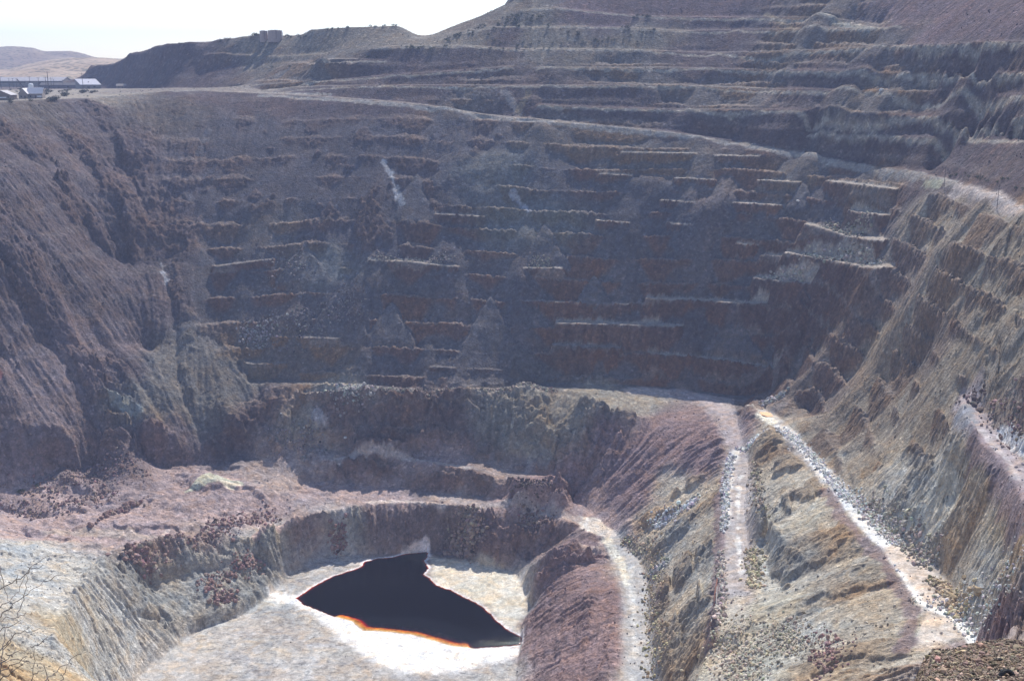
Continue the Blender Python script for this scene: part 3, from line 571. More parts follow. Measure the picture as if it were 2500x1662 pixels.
# ------------------------------------------------------------------ materials
def newmat(name):
    m = bpy.data.materials.new(name); m.use_nodes = True; n = m.node_tree; n.nodes.clear()
    out = n.nodes.new('ShaderNodeOutputMaterial'); b = n.nodes.new('ShaderNodeBsdfPrincipled')
    n.links.new(b.outputs[0], out.inputs[0]); return m, n, b
def N(n, t, **kw):
    x = n.nodes.new(t)
    for k_, v_ in kw.items(): setattr(x, k_, v_)
    return x
def ramp(n, pts):
    r = n.nodes.new('ShaderNodeValToRGB'); e = r.color_ramp.elements
    while len(e) > 1: e.remove(e[-1])
    e[0].position = pts[0][0]; e[0].color = tuple(pts[0][1])+(1,)
    for p_, c_ in pts[1:]:
        q_ = e.new(p_); q_.color = tuple(c_)+(1,)
    return r
def g3(v): return (v, v, v)
def ground_mat(name, bump=1.0, speck=1.0, scale=1.0):
    m, n, b = newmat(name); lk = n.links.new
    at = N(n, 'ShaderNodeAttribute', attribute_name='earth')
    tc = N(n, 'ShaderNodeTexCoord')
    def noise(sc, det=4, r=.6, dist=0):
        x = N(n, 'ShaderNodeTexNoise'); x.inputs['Scale'].default_value = sc*scale; x.inputs['Detail'].default_value = det; x.inputs['Roughness'].default_value = r
        x.inputs['Distortion'].default_value = dist; lk(tc.outputs['Object'], x.inputs['Vector']); return x
    def mul(a, fac, bb):
        x = N(n, 'ShaderNodeMix', data_type='RGBA', blend_type='MULTIPLY'); x.inputs[0].default_value = fac; lk(a, x.inputs[6]); lk(bb, x.inputs[7]); return x.outputs[2]
    n1 = noise(.35, 5, .65, .6); r1 = ramp(n, [(.32, g3(.64)), (.5, g3(.98)), (.68, g3(1.36))]); lk(n1.outputs[0], r1.inputs[0])
    n2 = noise(1.6, 4, .7); r2 = ramp(n, [(.33, g3(.75)), (.5, g3(1.0)), (.66, g3(1.25))]); lk(n2.outputs[0], r2.inputs[0])
    n3 = noise(.11, 4, .6, 1.2); r3 = ramp(n, [(.35, (.92,.98,1.05)), (.5, (1,1,1)), (.65, (1.1,1.0,.88))]); lk(n3.outputs[0], r3.inputs[0])
    c = mul(at.outputs['Color'], 1, r1.outputs[0]); c = mul(c, 1, r2.outputs[0]); c = mul(c, 1, r3.outputs[0])
    vo = N(n, 'ShaderNodeTexVoronoi'); vo.inputs['Scale'].default_value = .8*scale; lk(tc.outputs['Object'], vo.inputs['Vector'])
    sx = N(n, 'ShaderNodeSeparateColor'); lk(vo.outputs['Color'], sx.inputs[0])
    rs = ramp(n, [(.0, g3(.5*speck+1-speck)), (.12, g3(1)), (.88, g3(1)), (1.0, g3(1+.9*speck))]); lk(sx.outputs[0], rs.inputs[0])
    c = mul(c, .8, rs.outputs[0])
    hs = N(n, 'ShaderNodeClamp')
    lk(c, b.inputs['Base Color']); b.inputs['Roughness'].default_value = .95; b.inputs['Specular IOR Level'].default_value = .15
    n4 = noise(.9, 6, .7); b1 = N(n, 'ShaderNodeBump'); b1.inputs['Strength'].default_value = .8*bump; b1.inputs['Distance'].default_value = 1.1; lk(n4.outputs[0], b1.inputs['Height'])
    b2 = N(n, 'ShaderNodeBump'); b2.inputs['Strength'].default_value = .45*bump; b2.inputs['Distance'].default_value = .45; lk(vo.outputs['Distance'], b2.inputs['Height']); lk(b1.outputs[0], b2.inputs['Normal'])
    lk(b2.outputs[0], b.inputs['Normal']); return m
M_wall = ground_mat('weathered_rock', 1.0, .7)
M_soft = ground_mat('packed_ground', .3, .12)
M_hill = ground_mat('hill_rock', 1.1, 1.0, .8)
def flat_mat(name, rgb, rough=.8, metal=0, var=.12, sc=3.0):
    m, n, b = newmat(name); x = N(n, 'ShaderNodeTexNoise'); x.inputs['Scale'].default_value = sc; x.inputs['Detail'].default_value = 5
    tc = N(n, 'ShaderNodeTexCoord'); n.links.new(tc.outputs['Object'], x.inputs['Vector'])
    r = ramp(n, [(.3, [c_*(1-var) for c_ in rgb]), (.7, [min(1, c_*(1+var)) for c_ in rgb])]); n.links.new(x.outputs[0], r.inputs[0])
    n.links.new(r.outputs[0], b.inputs['Base Color']); b.inputs['Roughness'].default_value = rough; b.inputs['Metallic'].default_value = metal; return m

# ------------------------------------------------------------------ terrain meshes
def tag(o, label=None, cat=None, group=None, kind=None):
    if label: o['label'] = label
    if cat: o['category'] = cat
    if group: o['group'] = group
    if kind: o['kind'] = kind
    return o
def mesh_np(name, co, quads, mat, colors=None, smooth=True, parent=None):
    me = bpy.data.meshes.new(name); co = np.ascontiguousarray(co, np.float32); quads = np.ascontiguousarray(quads, np.int32)
    k_ = quads.shape[1]
    me.vertices.add(len(co)); me.vertices.foreach_set('co', co.ravel())
    me.loops.add(quads.size); me.loops.foreach_set('vertex_index', quads.ravel())
    me.polygons.add(len(quads)); me.polygons.foreach_set('loop_start', np.arange(0, quads.size, k_, dtype=np.int32))
    me.polygons.foreach_set('use_smooth', np.full(len(quads), smooth))
    me.update(calc_edges=True)
    if colors is not None:
        ca = me.color_attributes.new('earth', 'FLOAT_COLOR', 'POINT')
        ca.data.foreach_set('color', np.concatenate([colors, np.ones((len(colors), 1), np.float32)], 1).astype(np.float32).ravel())
    if mat: me.materials.append(mat)
    o = bpy.data.objects.new(name, me); C.objects.link(o)
    if parent: o.parent = parent
    return o
idx = np.arange(NV*NS, dtype=np.int32).reshape(NV, NS)
quads = np.stack([idx[:-1, :-1], idx[:-1, 1:], idx[1:, 1:], idx[1:, :-1]], -1)
lab = np.zeros((NV-1, NS-1), np.int8)
Xm, Ym, Zm = X[:-1, :-1], Y[:-1, :-1], Z0[:-1, :-1]
rimy = np.interp((Xm/Ym).ravel(), [p[0]/p[1] for p in RL[:-1]+RIM], [p[1] for p in RL[:-1]+RIM]).reshape(Xm.shape)
lab[inpoly(Xm, Ym, floor_w)] = 1
lab[Ym > rimy+1] = 2
lab[(Ym > rimy+1) & (SL[:-1, :-1] < .06) & (Zm < -22) & (Xm/Ym < -.3)] = 3
for k_, rp in ((4, RP1), (5, RP2), (6, RP3), (7, RP0)): lab[inpoly(Xm, Ym, rp)] = k_
co = np.stack([X, Y, Z], -1).reshape(-1, 3); cf = col.reshape(-1, 3)
names = {0: ('terrain', M_wall), 1: ('pit_floor', M_soft), 2: ('hill', M_hill), 3: ('ground', M_soft), 4: ('haul_road', M_soft), 5: ('haul_road', M_soft), 6: ('haul_road', M_soft), 7: ('haul_road', M_soft)}
for k_, (nm, mt) in names.items():
    qd = quads[lab == k_]
    if not len(qd): continue
    u_, inv = np.unique(qd, return_inverse=True)
    o = mesh_np(nm, co[u_], inv.reshape(-1, 4), mt, cf[u_]); tag(o, kind='structure')
print('terrain', round(time.time()-T0, 1))

# ------------------------------------------------------------------ helpers for things
def hgt(x, y):
    x = np.asarray(x, float); y = np.asarray(y, float)
    i = np.interp(np.log(y), vg, np.arange(NV)); j = np.interp(x/y, sg, np.arange(NS))
    i0 = np.clip(i.astype(int), 0, NV-2); j0 = np.clip(j.astype(int), 0, NS-2); fi = i-i0; fj = j-j0
    return (Z[i0, j0]*(1-fi)*(1-fj)+Z[i0+1, j0]*fi*(1-fj)+Z[i0, j0+1]*(1-fi)*fj+Z[i0+1, j0+1]*fi*fj)
def surf(px, py):
    x_, y_, z_ = onsurf(px, py, 5); return (float(x_), float(y_), float(hgt(x_, y_)))
def empty(name, loc, rz=0):
    o = bpy.data.objects.new(name, None); C.objects.link(o); o.location = loc; o.rotation_euler = (0, 0, rz); return o
def mesh(name, vs, fs, mat, parent=None, smooth=False, loc=None):
    me = bpy.data.meshes.new(name); me.from_pydata([tuple(v) for v in vs], [], fs); me.update()
    if smooth: me.polygons.foreach_set('use_smooth', [True]*len(me.polygons))
    if mat: me.materials.append(mat)
    o = bpy.data.objects.new(name, me); C.objects.link(o)
    if parent: o.parent = parent
    if loc: o.location = loc
    return o
class MB:
    def __init__(s_): s_.v = []; s_.f = []
    def box(s_, c, d, rz=0):
        n = len(s_.v); cx, cy, cz = c; ca, sa = math.cos(rz), math.sin(rz)
        for dz in (-.5, .5):
            for ax, ay in ((-.5,-.5),(.5,-.5),(.5,.5),(-.5,.5)):
                x_, y_ = ax*d[0], ay*d[1]; s_.v.append((cx+x_*ca-y_*sa, cy+x_*sa+y_*ca, cz+dz*d[2]))
        s_.f += [tuple(n+k_ for k_ in q_) for q_ in ((3,2,1,0),(4,5,6,7),(0,1,5,4),(1,2,6,5),(2,3,7,6),(3,0,4,7))]; return s_
    def poly(s_, pts):
        n = len(s_.v); s_.v += pts; s_.f.append(tuple(range(n, n+len(pts)))); return s_
    def tube(s_, pts, rad, seg_=6):
        pts = [Vector(p_) for p_ in pts]; n0 = len(s_.v)
        if not hasattr(rad, '__len__'): rad = [rad]*len(pts)
        for k_, p_ in enumerate(pts):
            d_ = (pts[min(k_+1, len(pts)-1)]-pts[max(k_-1, 0)]).normalized(); u_ = d_.orthogonal().normalized() if abs(d_.z) > .95 else d_.cross(Vector((0,0,1))).normalized(); w_ = d_.cross(u_)
            for q_ in range(seg_):
                a_ = 2*math.pi*q_/seg_; s_.v.append(tuple(p_+(u_*math.cos(a_)+w_*math.sin(a_))*rad[k_]))
        for k_ in range(len(pts)-1):
            for q_ in range(seg_):
                a_, b_ = n0+k_*seg_+q_, n0+k_*seg_+(q_+1) % seg_; s_.f.append((a_, b_, b_+seg_, a_+seg_))
        s_.f.append(tuple(range(n0+seg_-1, n0-1, -1))); e_ = n0+(len(pts)-1)*seg_; s_.f.append(tuple(range(e_, e_+seg_))); return s_
    def lathe(s_, prof, c=(0,0,0), seg_=24):
        n0 = len(s_.v)
        for r_, z_ in prof:
            for q_ in range(seg_):
                a_ = 2*math.pi*q_/seg_; s_.v.append((c[0]+r_*math.cos(a_), c[1]+r_*math.sin(a_), c[2]+z_))
        for k_ in range(len(prof)-1):
            for q_ in range(seg_):
                a_, b_ = n0+k_*seg_+q_, n0+k_*seg_+(q_+1) % seg_; s_.f.append((a_, b_, b_+seg_, a_+seg_))
        e_ = n0+(len(prof)-1)*seg_; s_.f.append(tuple(range(e_, e_+seg_))); return s_
    def build(s_, name, mat, parent=None, smooth=False, loc=None): return mesh(name, s_.v, s_.f, mat, parent, smooth, loc)
def copy_tree(o, parent=None):
    c_ = o.copy(); C.objects.link(c_); c_.parent = parent
    for ch in list(o.children): copy_tree(ch, c_)
    return c_
rng = np.random.default_rng(7); random.seed(7)

# ------------------------------------------------------------------ lake and orange pond
def water_mat(name, a, rough=.06, rip=1.0, base=None):
    m, n, b = newmat(name); n.nodes.remove(b); lk = n.links.new; out = [x for x in n.nodes if x.type == 'OUTPUT_MATERIAL'][0]
    at = N(n, 'ShaderNodeAttribute', attribute_name='earth')
    chans = []
    sep = N(n, 'ShaderNodeSeparateColor'); lk(at.outputs['Color'], sep.inputs[0])
    for k_ in a:
        mm = N(n, 'ShaderNodeMath', operation='MULTIPLY'); mm.inputs[1].default_value = -k_; lk(sep.outputs[0], mm.inputs[0])
        e = N(n, 'ShaderNodeMath', operation='EXPONENT'); lk(mm.outputs[0], e.inputs[0]); chans.append(e.outputs[0])
    cc = N(n, 'ShaderNodeCombineColor'); [lk(chans[k_], cc.inputs[k_]) for k_ in range(3)]
    tr = N(n, 'ShaderNodeBsdfTransparent'); lk(cc.outputs[0], tr.inputs[0])
    df = N(n, 'ShaderNodeBsdfDiffuse'); df.inputs[0].default_value = (.003, .002, .003, 1)
    ad = N(n, 'ShaderNodeAddShader'); lk(tr.outputs[0], ad.inputs[0]); lk(df.outputs[0], ad.inputs[1])
    gl = N(n, 'ShaderNodeBsdfGlossy'); gl.inputs['Roughness'].default_value = rough
    tc = N(n, 'ShaderNodeTexCoord'); nz = N(n, 'ShaderNodeTexNoise'); nz.inputs['Scale'].default_value = 1.7; nz.inputs['Detail'].default_value = 5; nz.inputs['Roughness'].default_value = .7; nz.inputs['Distortion'].default_value = .4
    rs_ = N(n, 'ShaderNodeMath', operation='MULTIPLY_ADD'); rs_.inputs[1].default_value = .22; rs_.inputs[2].default_value = .06*rip; lk(sep.outputs[1], rs_.inputs[0])
    mp = N(n, 'ShaderNodeMapping'); mp.inputs['Scale'].default_value = (1, 1.6, 1); lk(tc.outputs['Object'], mp.inputs[0]); lk(mp.outputs[0], nz.inputs['Vector'])
    bp = N(n, 'ShaderNodeBump'); lk(rs_.outputs[0], bp.inputs['Strength']); bp.inputs['Distance'].default_value = .5; lk(nz.outputs[0], bp.inputs['Height']); lk(bp.outputs[0], gl.inputs['Normal'])
    fr = N(n, 'ShaderNodeFresnel'); fr.inputs['IOR'].default_value = 1.33; lk(bp.outputs[0], fr.inputs['Normal'])
    mx = N(n, 'ShaderNodeMixShader'); lk(fr.outputs[0], mx.inputs[0]); lk(ad.outputs[0], mx.inputs[1]); lk(gl.outputs[0], mx.inputs[2]); lk(mx.outputs[0], out.inputs[0]); return m
def water(name, poly_w, z, mat, cell, depthf, pad, ruff=None):
    xs = [p[0] for p in poly_w]; ys = [p[1] for p in poly_w]
    gx_, gy_ = np.meshgrid(np.arange(min(xs)-pad, max(xs)+pad, cell), np.arange(min(ys)-pad, max(ys)+pad, cell))
    d_ = segdist(gx_, gy_, poly_w, True); d_ = np.where(inpoly(gx_, gy_, poly_w), -d_, d_)
    keep = (d_ < pad)[:-1, :-1]; ii = np.arange(gx_.size).reshape(gx_.shape)
    q_ = np.stack([ii[:-1,:-1], ii[:-1,1:], ii[1:,1:], ii[1:,:-1]], -1)[keep]
    u_, inv = np.unique(q_, return_inverse=True)
    xx, yy = gx_.ravel()[u_], gy_.ravel()[u_]; dep = np.maximum(depthf(xx, yy), 0)
    o = mesh_np(name, np.stack([xx, yy, np.full(len(xx), z)], -1), inv.reshape(-1, 4), mat, np.stack([dep, (ruff(xx, yy) if ruff else dep*0), dep*0], -1))
    return tag(o, kind='structure')
water('lake', lake_w, -250, water_mat('acid_water', (.8, 5.0, 15.0)), .6, lambda x_, y_: -250-hgt(x_, y_), 2.2, lambda x_, y_: sstep(20, 3, segdist(x_, y_, NEAR[1:])+5*wnoise(x_, y_, 14, 91, 3)))
pond_w = [at_z(a_, b_, -176.6) for a_, b_ in ((1749,951),(1762,950),(1776,954),(1782,960),(1768,961),(1755,957))]
o_ = water('pond', pond_w, max(float(hgt(p_[0], p_[1])) for p_ in pond_w)-.02, flat_mat('orange_water', (.80,.33,.09), .4), .5, lambda x_, y_: x_*0+1, .2)

# ------------------------------------------------------------------ distant hills
def far_ridge(name, prof, Y0, Y1, z0, c_lo, c_hi, seed, scale):
    ss = np.linspace(-.75, .25, 420); tt_ = np.linspace(0, 1, 90)
    S_, T_ = np.meshgrid(ss, tt_); Yy = Y0*(Y1/Y0)**T_; Xx = S_*Yy
    xs = [ray(p[0], p[1])[0]/ray(p[0], p[1])[1] for p in prof]; tn = [ray(p[0], p[1])[2]/ray(p[0], p[1])[1] for p in prof]
    crest = np.interp(S_, xs, tn)*Y0*(Y1/Y0)**.72
    up_ = sstep(0, .72, T_)*.6+np.clip(T_/.72, 0, 1)*.4; dn = 1-.8*sstep(.72, 1, T_)
    Zz = z0+(crest-z0)*np.minimum(up_, 1)*dn
    nz = wnoise(Xx, Yy, scale, seed, 4); Zz += nz*scale*.05*np.clip(T_*3, 0, 1)*(.25+np.abs(T_-.72)*2)
    f_ = sstep(-.6, .7, wnoise(Xx, Yy, scale*.7, seed+3, 3))[..., None]
    cc_ = np.array(c_lo)*(1-f_)+np.array(c_hi)*f_
    ii = np.arange(S_.size).reshape(S_.shape); q_ = np.stack([ii[:-1,:-1], ii[:-1,1:], ii[1:,1:], ii[1:,:-1]], -1).reshape(-1, 4)
    return tag(mesh_np(name, np.stack([Xx, Yy, Zz], -1).reshape(-1, 3), q_, M_scrub, cc_.reshape(-1, 3)), kind='structure')
def scrub_mat():
    m, n, b = newmat('scrub_hill'); lk = n.links.new
    at = N(n, 'ShaderNodeAttribute', attribute_name='earth'); tc = N(n, 'ShaderNodeTexCoord')
    vo = N(n, 'ShaderNodeTexVoronoi'); vo.inputs['Scale'].default_value = .085; lk(tc.outputs['Object'], vo.inputs['Vector'])
    nz = N(n, 'ShaderNodeTexNoise'); nz.inputs['Scale'].default_value = .012; nz.inputs['Detail'].default_value = 6; lk(tc.outputs['Object'], nz.inputs['Vector'])
    ad = N(n, 'ShaderNodeMath', operation='ADD'); lk(vo.outputs['Distance'], ad.inputs[0]); lk(nz.outputs[0], ad.inputs[1])
    r = ramp(n, [(.80, (.20,.26,.17)), (.98, (1,1,1))]); lk(ad.outputs[0], r.inputs[0])
    mx = N(n, 'ShaderNodeMix', data_type='RGBA', blend_type='MULTIPLY'); mx.inputs[0].default_value = .8; lk(at.outputs['Color'], mx.inputs[6]); lk(r.outputs[0], mx.inputs[7])
    lk(mx.outputs[2], b.inputs['Base Color']); b.inputs['Roughness'].default_value = 1; return m
M_scrub = scrub_mat()
far_ridge('distant_hill', [(-300,100),(0,108),(18,107),(76,110),(101,118),(160,117),(185,122),(218,131),(244,134),(277,134),(400,150),(600,165)], 2700, 3700, -27, (.24,.17,.11), (.34,.25,.16), 61, 260)
far_ridge('distant_hill', [(-300,176),(-60,165),(20,160),(60,148),(110,138),(160,133),(218,132),(260,136),(290,140),(400,150),(700,170)], 1950, 2750, -26, (.36,.25,.15), (.48,.35,.23), 65, 160)
xx_, yy_ = np.meshgrid(np.linspace(-4500, 3500, 30), np.linspace(1900, 4400, 20))
tag(mesh_np('ground', np.stack([xx_, yy_, np.full(xx_.shape, -27.5)], -1).reshape(-1, 3), (lambda ii: np.stack([ii[:-1,:-1], ii[:-1,1:], ii[1:,1:], ii[1:,:-1]], -1).reshape(-1, 4))(np.arange(xx_.size).reshape(xx_.shape)), M_scrub, np.tile(np.array([[.45,.36,.26]]), (xx_.size, 1))), kind='structure')

# ------------------------------------------------------------------ gravel ledge under the viewpoint
fy = np.concatenate([np.linspace(-6, 50, 60), np.linspace(50.3, 82, 150)]); fs = np.linspace(-70, 75, 420)
FX, FY = np.meshgrid(fs, fy)
sR = FX/np.maximum(FY, 1)
hid = -1.75-.67*np.maximum(FY, 0)-.9*np.maximum(FY-72, 0)
mnd = -34.7-.36*(FY-57)-np.where(FY < 57, .12*(57-FY), 0)+.5*wnoise(FX, FY, 9, 71, 3)+.16*wnoise(FX, FY, 2.2, 72, 3)
edge = 68.5+1.3*wnoise(FX, FY, 8, 73, 2)+2.2*sstep(.44, .5, sR)
mnd = mnd-1.15*np.maximum(FY-edge, 0)
mm_ = sstep(.385, .425, sR+.006*wnoise(FX, FY, 5, 74, 2))*sstep(30, 50, FY)
FZ = hid*(1-mm_)+np.maximum(mnd, hid)*mm_
FZ = np.where((FY < 3), np.maximum(FZ, -1.75-.25*np.maximum(FY, 0)**1.6), FZ)
fc = np.array([.20,.15,.115])*(1+.2*wnoise(FX, FY, 4, 75, 3))[..., None]
fc = fc+np.array([.06,.05,.035])*sstep(62, 55, FY)[..., None]
ii = np.arange(FX.size).reshape(FX.shape); q_ = np.stack([ii[:-1,:-1], ii[:-1,1:], ii[1:,1:], ii[1:,:-1]], -1).reshape(-1, 4)
tag(mesh_np('ground', np.stack([FX, FY, FZ], -1).reshape(-1, 3), q_, ground_mat('gravel_ground', .6, .8, 5), fc.reshape(-1, 3)), kind='structure')
def fhgt(x_, y_):
    i = np.interp(y_, fy, np.arange(len(fy))); j = np.interp(x_, fs, np.arange(len(fs))); i0 = np.clip(np.asarray(i).astype(int), 0, len(fy)-2); j0 = np.clip(np.asarray(j).astype(int), 0, len(fs)-2)
    fi, fj = i-i0, j-j0; return FZ[i0,j0]*(1-fi)*(1-fj)+FZ[i0+1,j0]*fi*(1-fj)+FZ[i0,j0+1]*(1-fi)*fj+FZ[i0+1,j0+1]*fi*fj

# ------------------------------------------------------------------ rubble: one mass of stones too many to count
ph = (1+5**.5)/2
ico = np.array([(-1,ph,0),(1,ph,0),(-1,-ph,0),(1,-ph,0),(0,-1,ph),(0,1,ph),(0,-1,-ph),(0,1,-ph),(ph,0,-1),(ph,0,1),(-ph,0,-1),(-ph,0,1)], float); ico /= np.linalg.norm(ico[0])
icf = np.array([(0,11,5),(0,5,1),(0,1,7),(0,7,10),(0,10,11),(1,5,9),(5,11,4),(11,10,2),(10,7,6),(7,1,8),(3,9,4),(3,4,2),(3,2,6),(3,6,8),(3,8,9),(4,9,5),(2,4,11),(6,2,10),(8,6,7),(9,8,1)])
RV, RC, RN = [], [], 0
RQ = []
def stones(x_, y_, z_, size, colr, var=.3):
    global RN
    n = len(x_)
    if not n: return
    sc = size*np.exp(rng.normal(0, .62, n)); sc = np.minimum(sc, size*2.6)
    v = ico[None]*(1+rng.uniform(-.3, .3, (n, 12, 1)))*sc[:, None, None]*.5*rng.uniform(.65, 1.3, (n, 1, 3))
    a_ = rng.uniform(0, 6.28, n); ca, sa = np.cos(a_)[:, None], np.sin(a_)[:, None]
    vx, vy = v[..., 0]*ca-v[..., 1]*sa, v[..., 0]*sa+v[..., 1]*ca
    V = np.stack([vx+x_[:, None], vy+y_[:, None], v[..., 2]+(z_+sc*.18)[:, None]], -1)
    cc_ = np.array(colr)[None]*(1+rng.normal(0, var, (n, 1)))*(1+rng.normal(0, .06, (n, 3)))
    RV.append(V.reshape(-1, 3)); RC.append(np.repeat(np.clip(cc_, .03, .85), 12, 0)); RQ.append((icf[None]+(RN+np.arange(n)*12)[:, None, None]).reshape(-1, 3)); RN += n*12
def strew(pts, width, n, size, colr, var=.3):
    w3 = np.array([surf(*p) for p in pts]); t_ = rng.uniform(0, len(w3)-1.001, n); k_ = t_.astype(int); f_ = (t_-k_)[:, None]
    p_ = w3[k_]*(1-f_)+w3[np.minimum(k_+1, len(w3)-1)]*f_ if len(w3) > 1 else np.repeat(w3, n, 0)
    x_ = p_[:, 0]+rng.normal(0, width*.5, n); y_ = p_[:, 1]+rng.normal(0, width*.5, n)
    stones(x_, y_, hgt(x_, y_), size, colr, var)
# generally scattered: thin everywhere, thicker on loose ground below crags
n = 60000; ri = rng.integers(80, NV-200, n); rj = rng.integers(10, NS-10, n)
g_ = (rock[ri, rj] < .5)*(.25+.75*(wnoise(X[ri, rj], Y[ri, rj], 25, 81, 2) > .1))*(.5+.5*(SL[ri, rj] > .2))*(1-.9*(Z0[ri, rj] < -249))
kk = rng.random(n) < g_*.5; ri, rj = ri[kk], rj[kk]
x_, y_ = X[ri, rj], Y[ri, rj]; cs = col[ri, rj]
stones(x_, y_, Z[ri, rj], .42, (1,1,1), .0); RC[-1] = np.repeat(np.clip(cs*rng.uniform(.6, 1.7, (len(cs), 1)), .03, .8), 12, 0)
RED, TAN, WHT, GRY, DRK = (.31,.205,.18), (.42,.35,.25), (.72,.69,.65), (.36,.35,.33), (.12,.09,.08)
for a_ in (([(60,1120),(200,1095),(330,1080)], 12, 700, .7, (.25,.18,.165)), ([(20,1180),(150,1165),(260,1130)], 9, 450, .7, (.27,.19,.17)), ([(240,1190),(320,1160)], 2.5, 160, 1.1, RED), ([(480,1215),(560,1195),(640,1180)], 7, 350, .7, RED),
           ([(300,1290),(430,1255),(540,1215)], 7, 420, .75, RED), ([(300,1300),(350,1330)], 4, 220, 1.1, RED), ([(470,1370),(560,1320),(590,1300)], 5, 330, .8, RED), ([(500,1400),(540,1380)], 3, 160, .9, RED), ([(770,1265),(800,1235)], 2.5, 160, 1.0, RED),
           ([(1060,1210),(1100,1250),(1040,1260)], 6, 900, .9, (.33,.25,.20)), ([(1200,1190),(1260,1210)], 5, 350, .8, (.30,.22,.19)), ([(1190,1130),(1270,1125)], 5, 300, .8, DRK), ([(780,905),(840,900)], 6, 900, .9, (.36,.34,.31)), ([(640,1020),(720,1000),(700,1040)], 8, 700, .6, (.27,.24,.23)),
           ([(840,890),(1140,902),(1280,897)], 3, 900, .7, (.34,.29,.24)), ([(660,760),(740,740),(820,700)], 12, 700, .6, (.20,.18,.18)), ([(620,620),(700,600)], 10, 350, .6, (.22,.19,.185)), ([(860,595),(960,600),(1040,605)], 3, 500, .55, (.34,.30,.25)), ([(1225,605),(1265,610)], 4, 260, .5, (.30,.27,.22)),
           ([(620,790),(560,760),(640,740)], 6, 400, .8, (.26,.24,.24)),
           ([(1684,1045),(1673,1095),(1668,1150),(1668,1220)], 2.2, 900, .6, WHT), ([(1755,1000),(1700,1030)], 2.5, 260, .8, WHT), ([(1660,1260),(1664,1380),(1650,1440)], 2.2, 420, .7, (.55,.48,.40)), ([(1735,1060),(1740,1130),(1755,1200)], 3, 350, .7, TAN), ([(1735,1260),(1740,1350)], 4, 420, .7, (.50,.42,.28)),
           ([(1800,985),(1860,1030),(1915,1100),(1950,1140)], 3.0, 1300, .5, WHT), ([(1950,1130),(2010,1190),(2070,1250)], 3.4, 1100, .5, (.66,.63,.58)), ([(2000,1160),(2080,1240),(2150,1300)], 4, 900, .7, (.42,.37,.30)), ([(2150,1330),(2190,1370),(2220,1420)], 3, 500, .7, (.50,.40,.26)), ([(2160,1380),(2250,1400),(2330,1370)], 6, 700, .5, (.55,.53,.50)),
           ([(1500,1240),(1505,1330),(1500,1400),(1510,1480),(1515,1550)], 5, 900, .6, (.44,.36,.23)), ([(1500,1210),(1560,1180),(1600,1150)], 4, 500, .8, (.58,.58,.57)), ([(1500,1320),(1530,1300)], 3, 250, .8, GRY), ([(1440,1240),(1480,1270)], 3, 260, .6, TAN),
           ([(1670,1450),(1700,1520),(1720,1560)], 9, 1100, .5, (.52,.45,.34)), ([(1790,1440),(1830,1500)], 9, 700, .5, (.46,.40,.30)), ([(1900,1480),(1920,1540),(1880,1450)], 6, 240, .6, (.30,.19,.17)),
           ([(2290,930),(2330,960),(2359,990)], 5, 220, .6, (.24,.17,.15)), ([(2230,900),(2260,930)], 3, 60, .9, DRK), ([(1850,600),(1950,610),(2030,605)], 3, 500, .9, (.38,.34,.28)), ([(1760,640),(1850,645)], 2.5, 240, .9, (.42,.36,.30)), ([(1900,520),(1990,545)], 4, 420, .8, (.36,.32,.25)), ([(1760,912),(1800,918)], 4, 260, 1.0, GRY)):
    strew(*a_)
n = 16000; y_ = rng.uniform(52, 72, n); x_ = y_*rng.uniform(.39, .56, n); dens = rng.random(n) < np.where(y_ < 63, .95, .5)
x_, y_ = x_[dens], y_[dens]; stones(x_, y_, fhgt(x_, y_), .085, (.30,.23,.165), .5)
n = 500; y_ = rng.uniform(53, 70, n); x_ = y_*rng.uniform(.39, .56, n); stones(x_, y_, fhgt(x_, y_), .2, (.34,.24,.17), .4)
def stone_mat():
    m, n_, b = newmat('loose_stone'); at = N(n_, 'ShaderNodeAttribute', attribute_name='earth'); tc = N(n_, 'ShaderNodeTexCoord'); nz = N(n_, 'ShaderNodeTexNoise'); nz.inputs['Scale'].default_value = 4; nz.inputs['Detail'].default_value = 4
    n_.links.new(tc.outputs['Object'], nz.inputs['Vector']); r = ramp(n_, [(.3, g3(.7)), (.7, g3(1.25))]); n_.links.new(nz.outputs[0], r.inputs[0])
    mx = N(n_, 'ShaderNodeMix', data_type='RGBA', blend_type='MULTIPLY'); mx.inputs[0].default_value = 1; n_.links.new(at.outputs['Color'], mx.inputs[6]); n_.links.new(r.outputs[0], mx.inputs[7]); n_.links.new(mx.outputs[2], b.inputs['Base Color']); b.inputs['Roughness'].default_value = .95; return m
M_stone = stone_mat()
tag(mesh_np('rubble', np.concatenate(RV), np.concatenate(RQ), M_stone, np.concatenate(RC), smooth=False), kind='stuff')
print('rubble', RN//12, round(time.time()-T0, 1))

# ------------------------------------------------------------------ boulders one can tell apart
def rock_mesh(seed, rgb):
    r = np.random.default_rng(seed); import bmesh
    bm = bmesh.new(); bmesh.ops.create_icosphere(bm, subdivisions=3, radius=.5)
    pl = [(Vector(r.normal(size=3)).normalized(), r.uniform(.28, .46)) for _ in range(11)]
    st = Vector(r.uniform(.75, 1.3, 3))
    for v in bm.verts:
        for nn, dd in pl:
            e = v.co.dot(nn)-dd
            if e > 0: v.co -= nn*e
        v.co += v.normal*r.normal(0, .008); v.co = Vector((v.co.x*st.x, v.co.y*st.y, v.co.z*st.z))
    me = bpy.data.meshes.new('boulder'); bm.to_mesh(me); bm.free()
    me.materials.append(rgb); return me
RM_ = {k_: flat_mat(k_+'_rock', c_, .95, 0, .35, 1.6) for k_, c_ in dict(red=(.27,.175,.15), tan=(.36,.27,.16), grey=(.34,.32,.30), white=(.66,.63,.59), dark=(.13,.10,.09)).items()}
